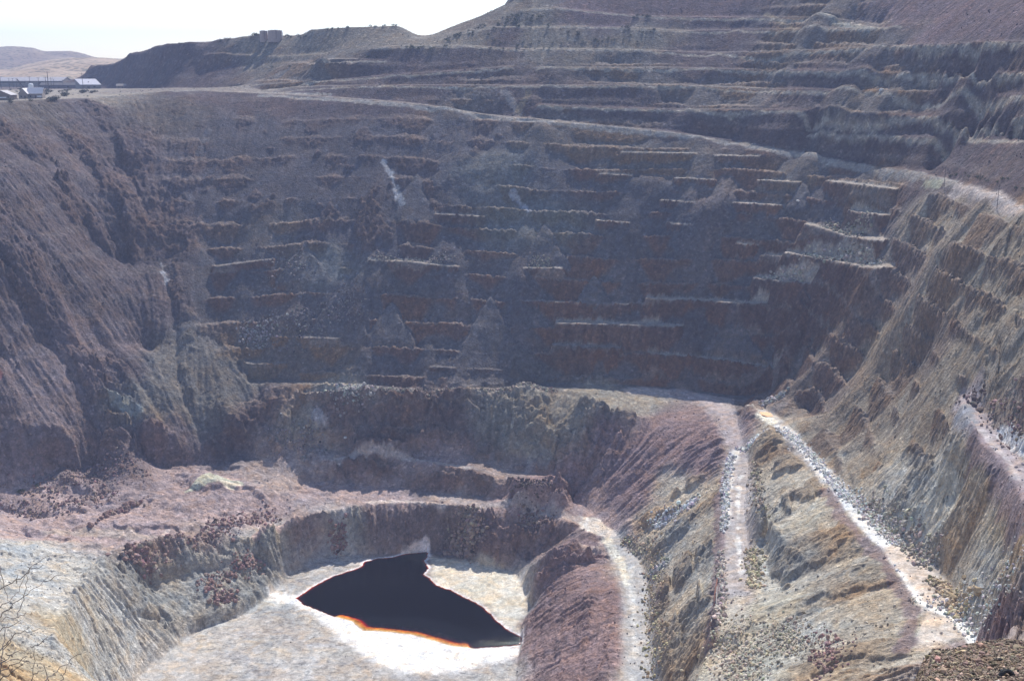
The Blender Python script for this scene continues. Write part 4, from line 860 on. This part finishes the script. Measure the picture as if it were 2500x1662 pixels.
RMS = {k_: [rock_mesh(100+q_+hash_, RM_[k_]) for q_ in range(3)] for hash_, k_ in enumerate(RM_)}
def boulders(pts, width, n, smin, smax, kind, label, group, fore=False):
    w3 = np.array([surf(*p) for p in pts])
    for q_ in range(n):
        t_ = random.uniform(0, len(w3)-1.001); k_ = int(t_); f_ = t_-k_
        p_ = w3[k_]*(1-f_)+w3[min(k_+1, len(w3)-1)]*f_
        x_, y_ = p_[0]+random.gauss(0, width*.5), p_[1]+random.gauss(0, width*.5); s_ = smin+(smax-smin)*random.random()**2.2
        o = bpy.data.objects.new('boulder', random.choice(RMS[kind])); C.objects.link(o)
        o.location = (x_, y_, float(hgt(x_, y_))+s_*.22); o.scale = (s_*random.uniform(.8,1.3), s_*random.uniform(.8,1.3), s_*random.uniform(.7,1.1)); o.rotation_euler = (random.uniform(-.5,.5), random.uniform(-.5,.5), random.uniform(0,6.28))
        tag(o, label, 'boulder', group)
boulders([(210,1215),(250,1190),(290,1165),(315,1150)], 2.0, 24, 1.6, 4.6, 'red', 'red brown boulder in the loose row across the pink bench on the left', 'boulders in a row on the pink bench')
boulders([(480,1375),(540,1330),(580,1300)], 3.5, 22, 1.2, 2.8, 'red', 'dark red boulder in the rockfall on the pale cliff left of the lake', 'boulders of the rockfall left of the lake')
boulders([(275,1300),(330,1320),(350,1345)], 3.5, 14, 1.5, 3.6, 'red', 'rusty boulder at the head of the pale gullied slope', 'boulders above the pale gullied slope')
boulders([(60,1115),(180,1100),(300,1085)], 6, 16, 1.4, 3.0, 'red', 'brown boulder lying at the foot of the shaded left wall', 'boulders at the foot of the left wall')
boulders([(770,1265),(795,1240)], 2, 9, 1.4, 3.0, 'red', 'red brown boulder heaped against the grey green buttress by the lake', 'boulders against the buttress')
boulders([(1050,1230),(1110,1240),(1090,1265)], 5, 16, 1.2, 2.6, 'dark', 'brown block in the rockfall behind the lake', 'blocks of the rockfall behind the lake')
boulders([(1790,985),(1850,1030),(1900,1090)], 3, 12, 1.1, 2.2, 'white', 'white crusted boulder at the head of the middle haul road', 'white boulders along the middle haul road')
boulders([(1960,1150),(2040,1220),(2110,1290)], 5, 9, 1.0, 2.2, 'dark', 'dark stone among the white crust of the middle haul road', 'dark stones along the middle haul road')
boulders([(2165,1350),(2200,1385),(2230,1400)], 2.5, 9, 1.6, 3.2, 'tan', 'ochre boulder at the foot of the slope beside the end of the haul road', 'ochre boulders at the road end')
boulders([(1500,1300),(1500,1400),(1510,1500)], 2.5, 16, .9, 2.0, 'tan', 'tan stone along the right edge of the pale road beside the purple ridge', 'stones along the pale road')
boulders([(1665,1440),(1690,1500),(1720,1550)], 5, 14, .9, 1.7, 'tan', 'tan stone on the loose slope below the rusty pipes', 'stones below the rusty pipes')
boulders([(1890,1460),(1915,1510),(1900,1550)], 2.5, 12, .9, 2.2, 'red', 'dark red stone on the pale patch of the lower right slope', 'dark red stones on the lower right slope')
boulders([(2240,925),(2300,940),(2350,975)], 4, 12, 1.0, 2.4, 'red', 'rust coloured stone at the head of the uppermost haul road', 'stones at the head of the uppermost haul road')
boulders([(1680,1060),(1672,1140),(1670,1210)], 1.8, 14, 1.0, 2.0, 'grey', 'pale grey block in the white rubble strip of the left haul road', 'blocks in the rubble strip')
def one_rock(px, py, s_, kind, label, x_=None):
    p_ = surf(px, py) if x_ is None else (x_[0], x_[1], float(fhgt(*x_)))
    o = bpy.data.objects.new('boulder', RMS[kind][px % 3]); C.objects.link(o); o.location = (p_[0], p_[1], p_[2]+s_*.2); o.scale = (s_, s_, s_*.85); o.rotation_euler = (.2, .1, px*.7)
    tag(o, label, 'boulder')
one_rock(1240, 1565, 3.0, 'red', 'single dark boulder at the bottom edge of the pale pond road') if 0 else None
one_rock(2028, 206, 2.6, 'white', 'lone white boulder on the long bench of the hill above the rim road')
one_rock(1872, 352, 2.4, 'white', 'small white boulder at the outer edge of the rim road')
one_rock(1835, 467, 2.0, 'white', 'white stone on a ledge of the far wall below the rim road')
one_rock(1492, 1548, 1.7, 'tan', 'rounded brown boulder standing on the pale road near the bottom edge')
one_rock(2252, 1375, 3.4, 'tan', 'broad ochre outcrop boulder above the end of the middle haul road')
one_rock(880, 920, 2.2, 'white', 'white rock lodged high in the dark gullied wall') if 0 else None
one_rock(797, 1005, 2.2, 'white', 'white rock lodged at the foot of the dark wall')
for dx_, dy_, s_, kd, lb in ((.452, 54.6, 1.0, 'tan', 'large tan stone on the gravel ledge left of the tyre'), (.408, 56.2, .9, 'dark', 'dark upright stone at the left end of the gravel ledge'), (.447, 55.8, .55, 'white', 'white stone in the middle of the gravel ledge'), (.475, 64, .6, 'red', 'red brown stone high on the gravel ledge'), (.495, 56.5, .5, 'white', 'small white stone at the right of the gravel ledge'), (.46, 61, .5, 'red', 'rusty stone on the shaded face of the gravel ledge')):
    one_rock(int(dx_*1000), 0, s_, kd, lb, (dx_*dy_, dy_))

# ------------------------------------------------------------------ half buried tyre, rusty pipes
M_rub = flat_mat('rubber', (.015,.015,.017), .6); M_rust = flat_mat('rusty_steel', (.16,.06,.04), .7, .3, .4, 2); M_gal = flat_mat('grey_pipe', (.33,.31,.30), .6, .2)
ty = empty('tyre', (.504*58.3, 58.3, float(fhgt(.504*58.3, 58.3))-.12)); ty.scale = (.58,.58,.58); ty.rotation_euler = (math.radians(62), math.radians(14), .2)
tag(ty, 'black worn tyre half buried in the gravel ledge at the bottom right', 'tyre')
mb = MB(); prof = [(.62,-.2),(.85,-.24),(.98,-.2),(1.02,0),(.98,.2),(.85,.24),(.62,.2),(.6,0),(.62,-.2)]
mb.lathe(prof, seg_=36); mb.f.pop(); mb.build('casing', M_rub, ty, True)
mb = MB()
for k_ in range(30):
    a_ = k_*math.tau/30; mb.box((1.02*math.cos(a_), 1.02*math.sin(a_), 0), (.05, .1, .36), a_)
mb.build('tread', M_rub, ty)
def pipe(pts, r, mat, label, lift):
    w3 = [surf(*p) for p in pts]; w3 = [(p[0], p[1], p[2]+lift) for p in w3]
    b_ = w3[-1]; o = empty('pipe', b_); tag(o, label, 'pipe')
    mb = MB(); mb.tube([tuple(Vector(p)-Vector(b_)) for p in w3], r, 8); mb.build('pipe_run', mat, o, True)
    mb = MB()
    for p, q_ in zip(w3[:-1], w3[1:]):
        a_ = Vector(p)-Vector(b_); d_ = (Vector(q_)-Vector(p)).normalized(); mb.tube([a_, a_+d_*.35], r*1.35, 8)
    mb.build('flange', mat, o)
pipe([(1648,1335),(1646,1370),(1644,1405)], .28, M_rust, 'rusty red pipe standing against the purple crest of the left haul road', .8)
pipe([(1643,1404),(1641,1425),(1638,1441)], .32, flat_mat('dark_pipe', (.06,.04,.04), .7), 'short dark pipe joined below the rusty red pipe', .8)
pipe([(1651,1352),(1649,1385),(1646,1404)], .16, M_gal, 'thin grey pipe running just right of the rusty red pipe', .6)
pipe([(1637,1443),(1634,1460),(1632,1473)], .18, M_gal, 'lowest grey pipe end lying on the rubble below the dark pipe', .5)

# ------------------------------------------------------------------ utility poles
M_pole = flat_mat('pole_wood', (.075,.055,.045), .9); M_ins = flat_mat('insulator', (.3,.3,.3), .4); M_conc = flat_mat('pole_pad', (.5,.48,.45), .9)
def make_pole(arms):
    root = empty('utility_pole', (0,0,0))
    mb = MB(); mb.tube([(0,0,-1),(0,0,6),(0,0,12)], [.19,.16,.12], 8); mb.build('post', M_pole, root)
    for k_ in range(arms):
        mb = MB(); mb.box((0,-.2,11.3-k_*1.3), (2.6,.14,.16)); a_ = mb.build('crossarm', M_pole, root)
        for q_ in (-1.15,-.5,.5,1.15): MB().lathe([(.05,0),(.08,.06),(.05,.14),(.08,.18),(.02,.26)], (q_,-.2,11.38-k_*1.3), 8).build('insulator', M_ins, a_)
    return root
p1, p2, p0 = make_pole(1), make_pole(2), make_pole(0); usedp = set()
def put_pole(loc, h_, kind, label, group=None, rz=0.0, fat=1.0):
    src = (p0, p1, p2)[kind]; o = src if kind not in usedp else copy_tree(src); usedp.add(kind)
    o.location = loc; s_ = h_/12.0; o.scale = (s_*fat, s_*fat, s_); o.rotation_euler = (0, random.uniform(-.02,.02), rz); tag(o, label, 'pole', group)
    return o
put_pole(surf(2174,424), 10.5, 2, 'dark utility pole with two crossarms on the rim beside the bend of the road', rz=.5, fat=.75)
put_pole(surf(2296,466), 10.5, 2, 'utility pole on the slope edge in front of the light stretch of the rim road', rz=.6, fat=.75)
put_pole(surf(2258,412), 5.5, 0, 'short thin pole standing in the scrub behind the rim road')
put_pole(surf(1918,598), 3.8, 0, 'short weathered post standing on a rubble ledge of the right far wall', fat=1.6)
put_pole(surf(1218,104), 9.0, 1, 'utility pole on the scrubby hillside at the head of the upper benches')
town_label = [(3,205,11),(22,203,9),(31,202,9),(39,202,9),(70,203,11),(90,204,10),(107,206,11),(112,207,18),(119,206,10),(125,206,9),(146,204,8)]
def tz(px, py, z=-24.4):
    x_, y_, _ = at_z(px, py, z); return (x_, y_, float(hgt(x_, y_)) if y_ < 2000 else z)
for px_0, py_0, h_ in town_label:
    tall = px_0 == 112
    put_pole(tz(px_0, py_0), h_*(1.15 if not tall else 1.0), 1, 'tallest wooden pole in the cluster between the houses and the shed' if tall else 'thin wooden pole among those behind the houses on the left rim', None if tall else 'thin poles behind the rim houses', fat=1.5)
put_pole(tz(192, 206), 16, 1, 'tall pole standing in front of the sloping white shed roof', fat=1.2)

# ------------------------------------------------------------------ buildings on the left rim
M_roofw = flat_mat('pale_metal_roof', (.60,.57,.60), .45, 0, .08, .5); M_wallt = flat_mat('grey_siding', (.27,.235,.22), .85, 0, .15, .4); M_glass = flat_mat('dark_glass', (.03,.035,.05), .15); M_white = flat_mat('white_paint', (.75,.75,.78), .6); M_door = flat_mat('dark_door', (.10,.08,.08), .7); M_roofg = flat_mat('grey_roof', (.36,.34,.36), .6, 0, .1, .3)
def shed():
    o = empty('shed', tz(187, 206.0)); tag(o, 'large shed with one sloping white metal roof on the left rim', 'shed')
    L_, D_, sk = 21.0, 19.0, -13.0; h1, h2 = 4.0, 9.3
    A, B, Cc, Dd = (0,0), (L_,0), (L_+sk,D_), (sk,D_)
    mb = MB()
    for (p, q_, ha, hb) in ((A,B,h1,h1),(B,Cc,h1,h2),(Cc,Dd,h2,h2),(Dd,A,h2,h1)): mb.poly([(p[0],p[1],-2),(q_[0],q_[1],-2),(q_[0],q_[1],hb),(p[0],p[1],ha)])
    mb.build('wall', M_wallt, o)
    e_ = .5; top = [(A[0]-e_,A[1]-e_,h1-.05),(B[0]+e_,B[1]-e_,h1-.05),(Cc[0]+e_,Cc[1]+e_,h2+.2),(Dd[0]-e_,Dd[1]+e_,h2+.2)]
    mb = MB(); mb.v = top+[(p[0],p[1],p[2]+.35) for p in top]; mb.f = [(3,2,1,0),(4,5,6,7),(0,1,5,4),(1,2,6,5),(2,3,7,6),(3,0,4,7)]; rf = mb.build('roof', M_roofw, o)
    MB().lathe([(.35,0),(.35,.9),(.5,1.0),(.1,1.3)], (L_*.55-6, 7, 6.2), 10).build('vent', M_door, rf)
    MB().box((8,-.05,1.2), (2.6,.1,2.4)).build('door', M_door, o); MB().box((14,-.05,1.9), (2.2,.1,1.0)).build('window', M_glass, o)
shed()
def gable(name, loc, L_, D_, hw, hr, rz, wall, roof, label, windows, axis='x', cat='house', white=False):
    o = empty(name, loc, rz); tag(o, label, cat)
    x0, x1, y0, y1 = -L_/2, L_/2, 0, D_
    mb = MB(); mb.v = [(x0,y0,-2),(x1,y0,-2),(x1,y1,-2),(x0,y1,-2),(x0,y0,hw),(x1,y0,hw),(x1,y1,hw),(x0,y1,hw)]
    if axis == 'x': mb.v += [(x0,D_/2,hr),(x1,D_/2,hr)]; mb.f = [(0,1,5,4),(1,2,6,9,5),(2,3,7,6),(3,0,4,8,7)]
    else: mb.v += [(0,y0,hr),(0,y1,hr)]; mb.f = [(0,1,5,8,4),(1,2,6,5),(2,3,7,9,6),(3,0,4,7)]
    mb.build('wall', wall, o)
    e_ = .4; t_ = .18; mb = MB()
    if axis == 'x': sl_ = [[(x0-e_,y0-e_,hw-.1),(x1+e_,y0-e_,hw-.1),(x1+e_,D_/2,hr+.1),(x0-e_,D_/2,hr+.1)], [(x1+e_,y1+e_,hw-.1),(x0-e_,y1+e_,hw-.1),(x0-e_,D_/2,hr+.1),(x1+e_,D_/2,hr+.1)]]
    else: sl_ = [[(x0-e_,y1+e_,hw-.1),(x0-e_,y0-e_,hw-.1),(0,y0-e_,hr+.1),(0,y1+e_,hr+.1)], [(x1+e_,y0-e_,hw-.1),(x1+e_,y1+e_,hw-.1),(0,y1+e_,hr+.1),(0,y0-e_,hr+.1)]]
    for q_ in sl_:
        n_ = len(mb.v); mb.v += q_+[(p[0],p[1],p[2]+t_) for p in q_]; mb.f += [tuple(n_+k_ for k_ in f_) for f_ in ((3,2,1,0),(4,5,6,7),(0,1,5,4),(1,2,6,5),(2,3,7,6),(3,0,4,7))]
    rf = mb.build('roof', roof, o)
    for wx, wz, ww, wh, kind in windows: MB().box((wx, -.05, wz), (ww, .1, wh)).build('door' if kind == 'd' else 'window', M_door if kind == 'd' else (M_white if kind == 'w' else M_glass), o)
    return o, rf
o, rf = gable('house', tz(81, 229.5), 10.5, 8, 3.4, 7.4, .12, M_wallt, M_roofw, 'grey house with pale roof in front of the white tank on the left rim', [(-3,1.6,1,1.1,'g'),(.5,1.1,1,2.2,'d'),(3.2,1.5,3.2,.8,'w')])
MB().box((3.6,5,7), (.6,.6,1.6)).build('chimney', M_white, rf)
gable('house', tz(54, 229.8), 6.2, 9, 3.4, 7.2, .05, M_wallt, M_roofw, 'small grey gabled house with pale roof touching the left side of the tank house', [(-1.4,1.6,.8,1.1,'g'),(1.3,1.1,.9,2.1,'d')], 'y')
gable('house', tz(4, 232.5), 13.5, 9, 3.6, 6.4, -.05, flat_mat('brown_wall', (.20,.155,.14), .85), M_roofg, 'brown walled house with a dark window at the left edge of the picture', [(5.0,2.2,1.0,1.6,'g'),(0,1.9,7,.6,'w')], 'y')
o = empty('water_tank', tz(73.5, 222)); tag(o, 'white cylindrical water tank rising behind the grey rim house', 'water tank')
MB().lathe([(1.9,3.5),(1.9,8.6),(1.5,9.2),(.1,9.5)], seg_=20).build('tank', M_white, o, False)
for a_ in range(4): MB().tube([(1.5*math.cos(a_*1.57+.8),1.5*math.sin(a_*1.57+.8),-1),(1.5*math.cos(a_*1.57+.8),1.5*math.sin(a_*1.57+.8),3.6)], .14).build('leg', M_pole, o)
gable('warehouse', tz(20, 200), 125, 30, 6.5, 10.5, .0, M_wallt, M_roofg, 'long low grey roofed warehouse behind the rim houses at the far left', [(-20,3,6,5,'d'),(5,5,30,1.2,'g'),(38,3,6,5,'d')], cat='warehouse')
gable('warehouse', tz(135, 203.5), 40, 12, 3.6, 6, .02, flat_mat('weathered_wall', (.16,.14,.15), .9), flat_mat('dark_roof', (.10,.09,.10), .9), 'low dark building between the tall pole and the white shed', [(-10,1.5,2,2,'g'),(0,1.2,2,2.4,'d'),(10,1.5,2,2,'g')], cat='warehouse')
gable('hut', tz(279, 207.5), 9, 6, 2.6, 4.4, .1, flat_mat('pale_hut_wall', (.24,.20,.19), .9), flat_mat('hut_roof', (.28,.24,.23), .8), 'little pale hut at the foot of the dark hill right of the shed', [(1.5,1.0,1,2,'d'),(-2,1.4,1,.9,'g')], cat='hut')
o = empty('conveyor', tz(50, 203)); tag(o, 'dark slanting conveyor beside the trees behind the rim houses', 'conveyor')
MB().tube([(2,0,1),(-4.2,0,9.5)], .55, 4).build('boom', M_pole, o); MB().box((2,0,1.2), (2.5,2,2.6)).build('hopper', M_door, o); MB().tube([(-1.6,0,5.9),(-1.2,0,-.5)], .2).build('leg', M_pole, o)
# water tanks on the skyline of the hill
M_tank = flat_mat('pink_grey_tank', (.34,.27,.26), .7, 0, .12, .5); M_tankr = flat_mat('tank_roof', (.20,.19,.20), .8)
for px_0, r_, h_, lb in ((607, 3.4, 6.2, 'smaller of the two pinkish grey tanks on the hill skyline'), (631, 6.0, 6.6, 'larger pinkish grey tank with ladder on the hill skyline')):
    x_, y_, z_ = surf(px_0, 92); z_ = float(hgt(x_, y_))-.4; z_ = at_y(px_0, 89.5, y_)[2]
    o = empty('water_tank', (x_, y_, z_)); tag(o, lb, 'water tank')
    MB().lathe([(r_,-3),(r_,h_)], seg_=32).build('wall', M_tank, o, False); MB().lathe([(r_+.15,h_),(r_+.15,h_+.25),(r_*.5,h_+.7),(.1,h_+.9)], seg_=32).build('roof', M_tankr, o)
    mb = MB()
    for q_ in (-.25, .25): mb.tube([(r_*.35+q_, -r_*.96, -.5), (r_*.35+q_, -r_*.96, h_+.6)], .08, 5)
    for q_ in range(12): mb.tube([(r_*.35-.25, -r_*.96, q_*.55), (r_*.35+.25, -r_*.96, q_*.55)], .04, 4)
    mb.build('ladder', M_door, o)
    MB().tube([(r_+.5, 0, -2), (r_+.5, 0, h_-1), (r_-.3, 0, h_-.6)], .3).build('pipe', M_white, o)

# ------------------------------------------------------------------ shrubs
def leaf_mat(name, rgb): return flat_mat(name, rgb, .8, 0, .45, 2.2)
def shrub_mesh(seed, mat, leaves=150, flat=.75):
    r = np.random.default_rng(seed); n_ = leaves
    lob = r.normal(size=(6, 3)); lob /= np.linalg.norm(lob, axis=1)[:, None]; lob = lob*np.array([.45,.45,.25])+np.array([0,0,.55])
    c_ = lob[r.integers(0, 6, n_)]+r.normal(0, .17, (n_, 3)); c_[:, 2] = np.abs(c_[:, 2])*flat
    d1 = r.normal(size=(n_, 3)); d1 /= np.linalg.norm(d1, axis=1)[:, None]; d2 = np.cross(d1, r.normal(size=(n_, 3))); d2 /= np.linalg.norm(d2, axis=1)[:, None]
    s_ = r.uniform(.06, .13, (n_, 1)); V = np.stack([c_-d1*s_, c_+d2*s_*.6, c_+d1*s_, c_-d2*s_*.6], 1).reshape(-1, 3)
    me = bpy.data.meshes.new('shrub'); me.from_pydata(V.tolist(), [], [(4*k_,4*k_+1,4*k_+2,4*k_+3) for k_ in range(n_)]); me.materials.append(mat); return me
GRN = [shrub_mesh(300+q_, leaf_mat('scrub_leaf', (.085,.10,.06))) for q_ in range(3)]; DGR = [shrub_mesh(310+q_, leaf_mat('dark_leaf', (.045,.055,.04))) for q_ in range(2)]
def shrubs(pts, n, spread, smin, smax, label, group, ms, seedpoly=None):
    for q_ in range(n):
        if seedpoly:
            for _ in range(200):
                px_0 = random.uniform(min(p[0] for p in seedpoly), max(p[0] for p in seedpoly)); py_0 = random.uniform(min(p[1] for p in seedpoly), max(p[1] for p in seedpoly))
                if inpoly(np.array([px_0]), np.array([py_0]), seedpoly)[0]: break
            x_, y_, z_ = surf(px_0, py_0)
        else:
            px_0, py_0 = random.choice(pts); px_0 += random.gauss(0, spread); py_0 += random.gauss(0, 2); x_, y_, z_ = surf(px_0, py_0)
        s_ = random.uniform(smin, smax); o = bpy.data.objects.new('shrub', random.choice(ms)); C.objects.link(o); o.location = (x_, y_, z_-.1); o.scale = (s_, s_, s_*random.uniform(.7, 1)); o.rotation_euler = (0, 0, random.uniform(0, 6.28))
        tag(o, label, 'shrub', group)
shrubs(None, 60, 0, 1.6, 3.4, 'grey green shrub on the sunlit hillside above the uppermost benches', 'shrubs on the hillside', GRN, [(1000,95),(1100,55),(1200,28),(1260,40),(1280,58),(1240,62),(1120,80),(1040,100)])
shrubs(None, 40, 0, 1.2, 2.6, 'green shrub on the loose slope under the hillside track', 'shrubs under the hillside track', GRN, [(1050,112),(1150,92),(1300,98),(1420,84),(1500,74),(1480,100),(1300,112),(1150,114)])
shrubs([(1480,37),(1460,40),(1440,62),(1330,76),(1500,68)], 14, 8, 2.0, 3.6, 'larger dark shrub at the edge of a high hillside bench', 'larger shrubs on the high benches', DGR)
shrubs([(434,97),(520,90),(570,80),(594,80),(650,84),(680,83),(725,68),(760,66),(800,64),(880,60),(905,59)], 34, 12, 1.8, 3.4, 'small dark shrub standing on the skyline of the left hill', 'shrubs on the left skyline', DGR)
shrubs([(700,150),(850,130),(950,112),(1000,108)], 24, 30, 1.5, 2.8, 'low grey green shrub on a bench of the left hill', 'shrubs on the left hill benches', GRN)
shrubs([(40,204),(60,203),(85,204),(130,208),(185,207),(200,210),(215,208),(110,214),(150,216),(30,232),(75,233),(120,228)], 44, 12, 2.2, 4.4, 'dark shrub growing round the houses on the left rim', 'shrubs round the rim houses', DGR)
shrubs([(2240,405),(2290,415),(2340,432),(2200,402)], 22, 16, 1.0, 1.9, 'low shrub in the hollow behind the rim road at the right', 'shrubs behind the rim road', GRN)
shrubs([(75,1128),(85,1120),(45,1135)], 5, 6, 1.6, 2.6, 'green tuft at the foot of the left wall among red boulders', 'tufts at the foot of the left wall', GRN)

# ------------------------------------------------------------------ bare twigs close to the viewer
M_twig = flat_mat('twig_bark', (.20,.165,.15), .85, 0, .5, 30)
def T(pts): return [(x_*.1937, 1264.4+y_*.1937) for x_, y_ in pts]
TW = [([(-700,820),(-300,620),(-60,500),(100,410),(250,340),(330,280),(380,210),(480,130),(560,85),(700,65),(820,55)],3.0), ([(-500,1150),(-200,920),(0,790),(130,680),(280,560),(400,480),(520,380),(620,290)],2.9), ([(520,380),(640,330),(750,300)],2.9),
 ([(200,810),(240,700),(280,600),(300,450),(330,300),(345,220)],2.75), ([(345,220),(430,230),(520,190)],2.75), ([(-400,1200),(0,860),(60,805),(200,815),(270,790),(300,740)],2.75), ([(-300,1080),(0,960),(150,900),(250,840)],2.7), ([(-20,200),(30,340),(60,500),(100,590),(155,670)],2.9),
 ([(-300,900),(0,690),(100,620),(180,540),(240,460),(350,230)],2.85), ([(-300,1500),(0,1210),(100,1100),(200,1000),(340,980),(480,935)],2.7), ([(340,1180),(450,1140),(540,1065),(575,1025)],2.7), ([(100,1270),(220,1230),(340,1180)],2.7), ([(-300,1650),(0,1460),(120,1390),(260,1300),(320,1270)],2.6), ([(-300,1850),(0,1560),(150,1460),(260,1380),(310,1290)],2.6),
 ([(300,1900),(420,1680),(540,1560),(640,1480),(760,1370),(880,1270),(974,1240)],2.6), ([(700,1700),(740,1560),(760,1460),(800,1370)],2.6), ([(620,1660),(560,1530),(520,1370)],2.6), ([(-40,1800),(20,1370),(40,1150),(50,950),(100,870)],2.65), ([(370,1750),(380,1560),(400,1400),(410,1180)],2.55), ([(380,1480),(460,1460),(520,1440)],2.55), ([(-100,1440),(60,1310),(160,1240),(190,1160)],2.6), ([(0,1320),(200,1310),(330,1350),(480,1355)],2.6), ([(200,400),(190,340),(210,300)],2.9), ([(60,1180),(130,1060),(145,1000)],2.7)]
root_w = (-1.9, 1.9, float(fhgt(-1.9, 1.9)))
sh = empty('bare_shrub', root_w); tag(sh, 'leafless thin twigs of a shrub close to the viewer at the bottom left', 'shrub')
mb = MB()
for k_, (pts, Yd) in enumerate(TW):
    P_ = T(pts); w3 = [Vector(at_y(p[0], p[1], Yd+.05*math.sin(k_*2.1+q_*.8))) for q_, p in enumerate(P_)]
    fine_ = []
    for a_, b_ in zip(w3[:-1], w3[1:]):
        for q_ in range(3): fine_.append(a_.lerp(b_, q_/3)+Vector([random.gauss(0, .0022) for _ in range(3)]))
    fine_.append(w3[-1]); L2 = len(fine_)
    if pts[0][0] < -90 or pts[0][1] > 1640: fine_ = [Vector(root_w).lerp(fine_[0], .0), Vector(root_w).lerp(fine_[0], .5)+Vector((-.05,0,-.1))]+fine_; rad = [.006,.004]+[.0013*(1-q_/L2)+.0005 for q_ in range(L2)]
    else: rad = [.0009*(1-q_/L2)+.00045 for q_ in range(L2)]
    loc_ = [tuple(p-Vector(root_w)) for p in fine_]
    m1 = MB(); m1.tube(loc_, rad, 5); m1.build('branch', M_twig, sh)

# ------------------------------------------------------------------ the dusty air of the pit
mb = MB(); mb.box((-500, 2300, -60), (9400, 5200, 400)); hz = mb.build('haze', None); tag(hz, kind='stuff')
m = bpy.data.materials.new('haze'); m.use_nodes = True; n_ = m.node_tree; n_.nodes.clear(); ou = n_.nodes.new('ShaderNodeOutputMaterial'); pv = n_.nodes.new('ShaderNodeVolumePrincipled')
pv.inputs['Color'].default_value = (.55,.65,1.0,1); pv.inputs['Density'].default_value = .00018; pv.inputs['Anisotropy'].default_value = .0; n_.links.new(pv.outputs[0], ou.inputs['Volume']); hz.data.materials.append(m)
print('all', round(time.time()-T0, 1), len(bpy.data.objects))
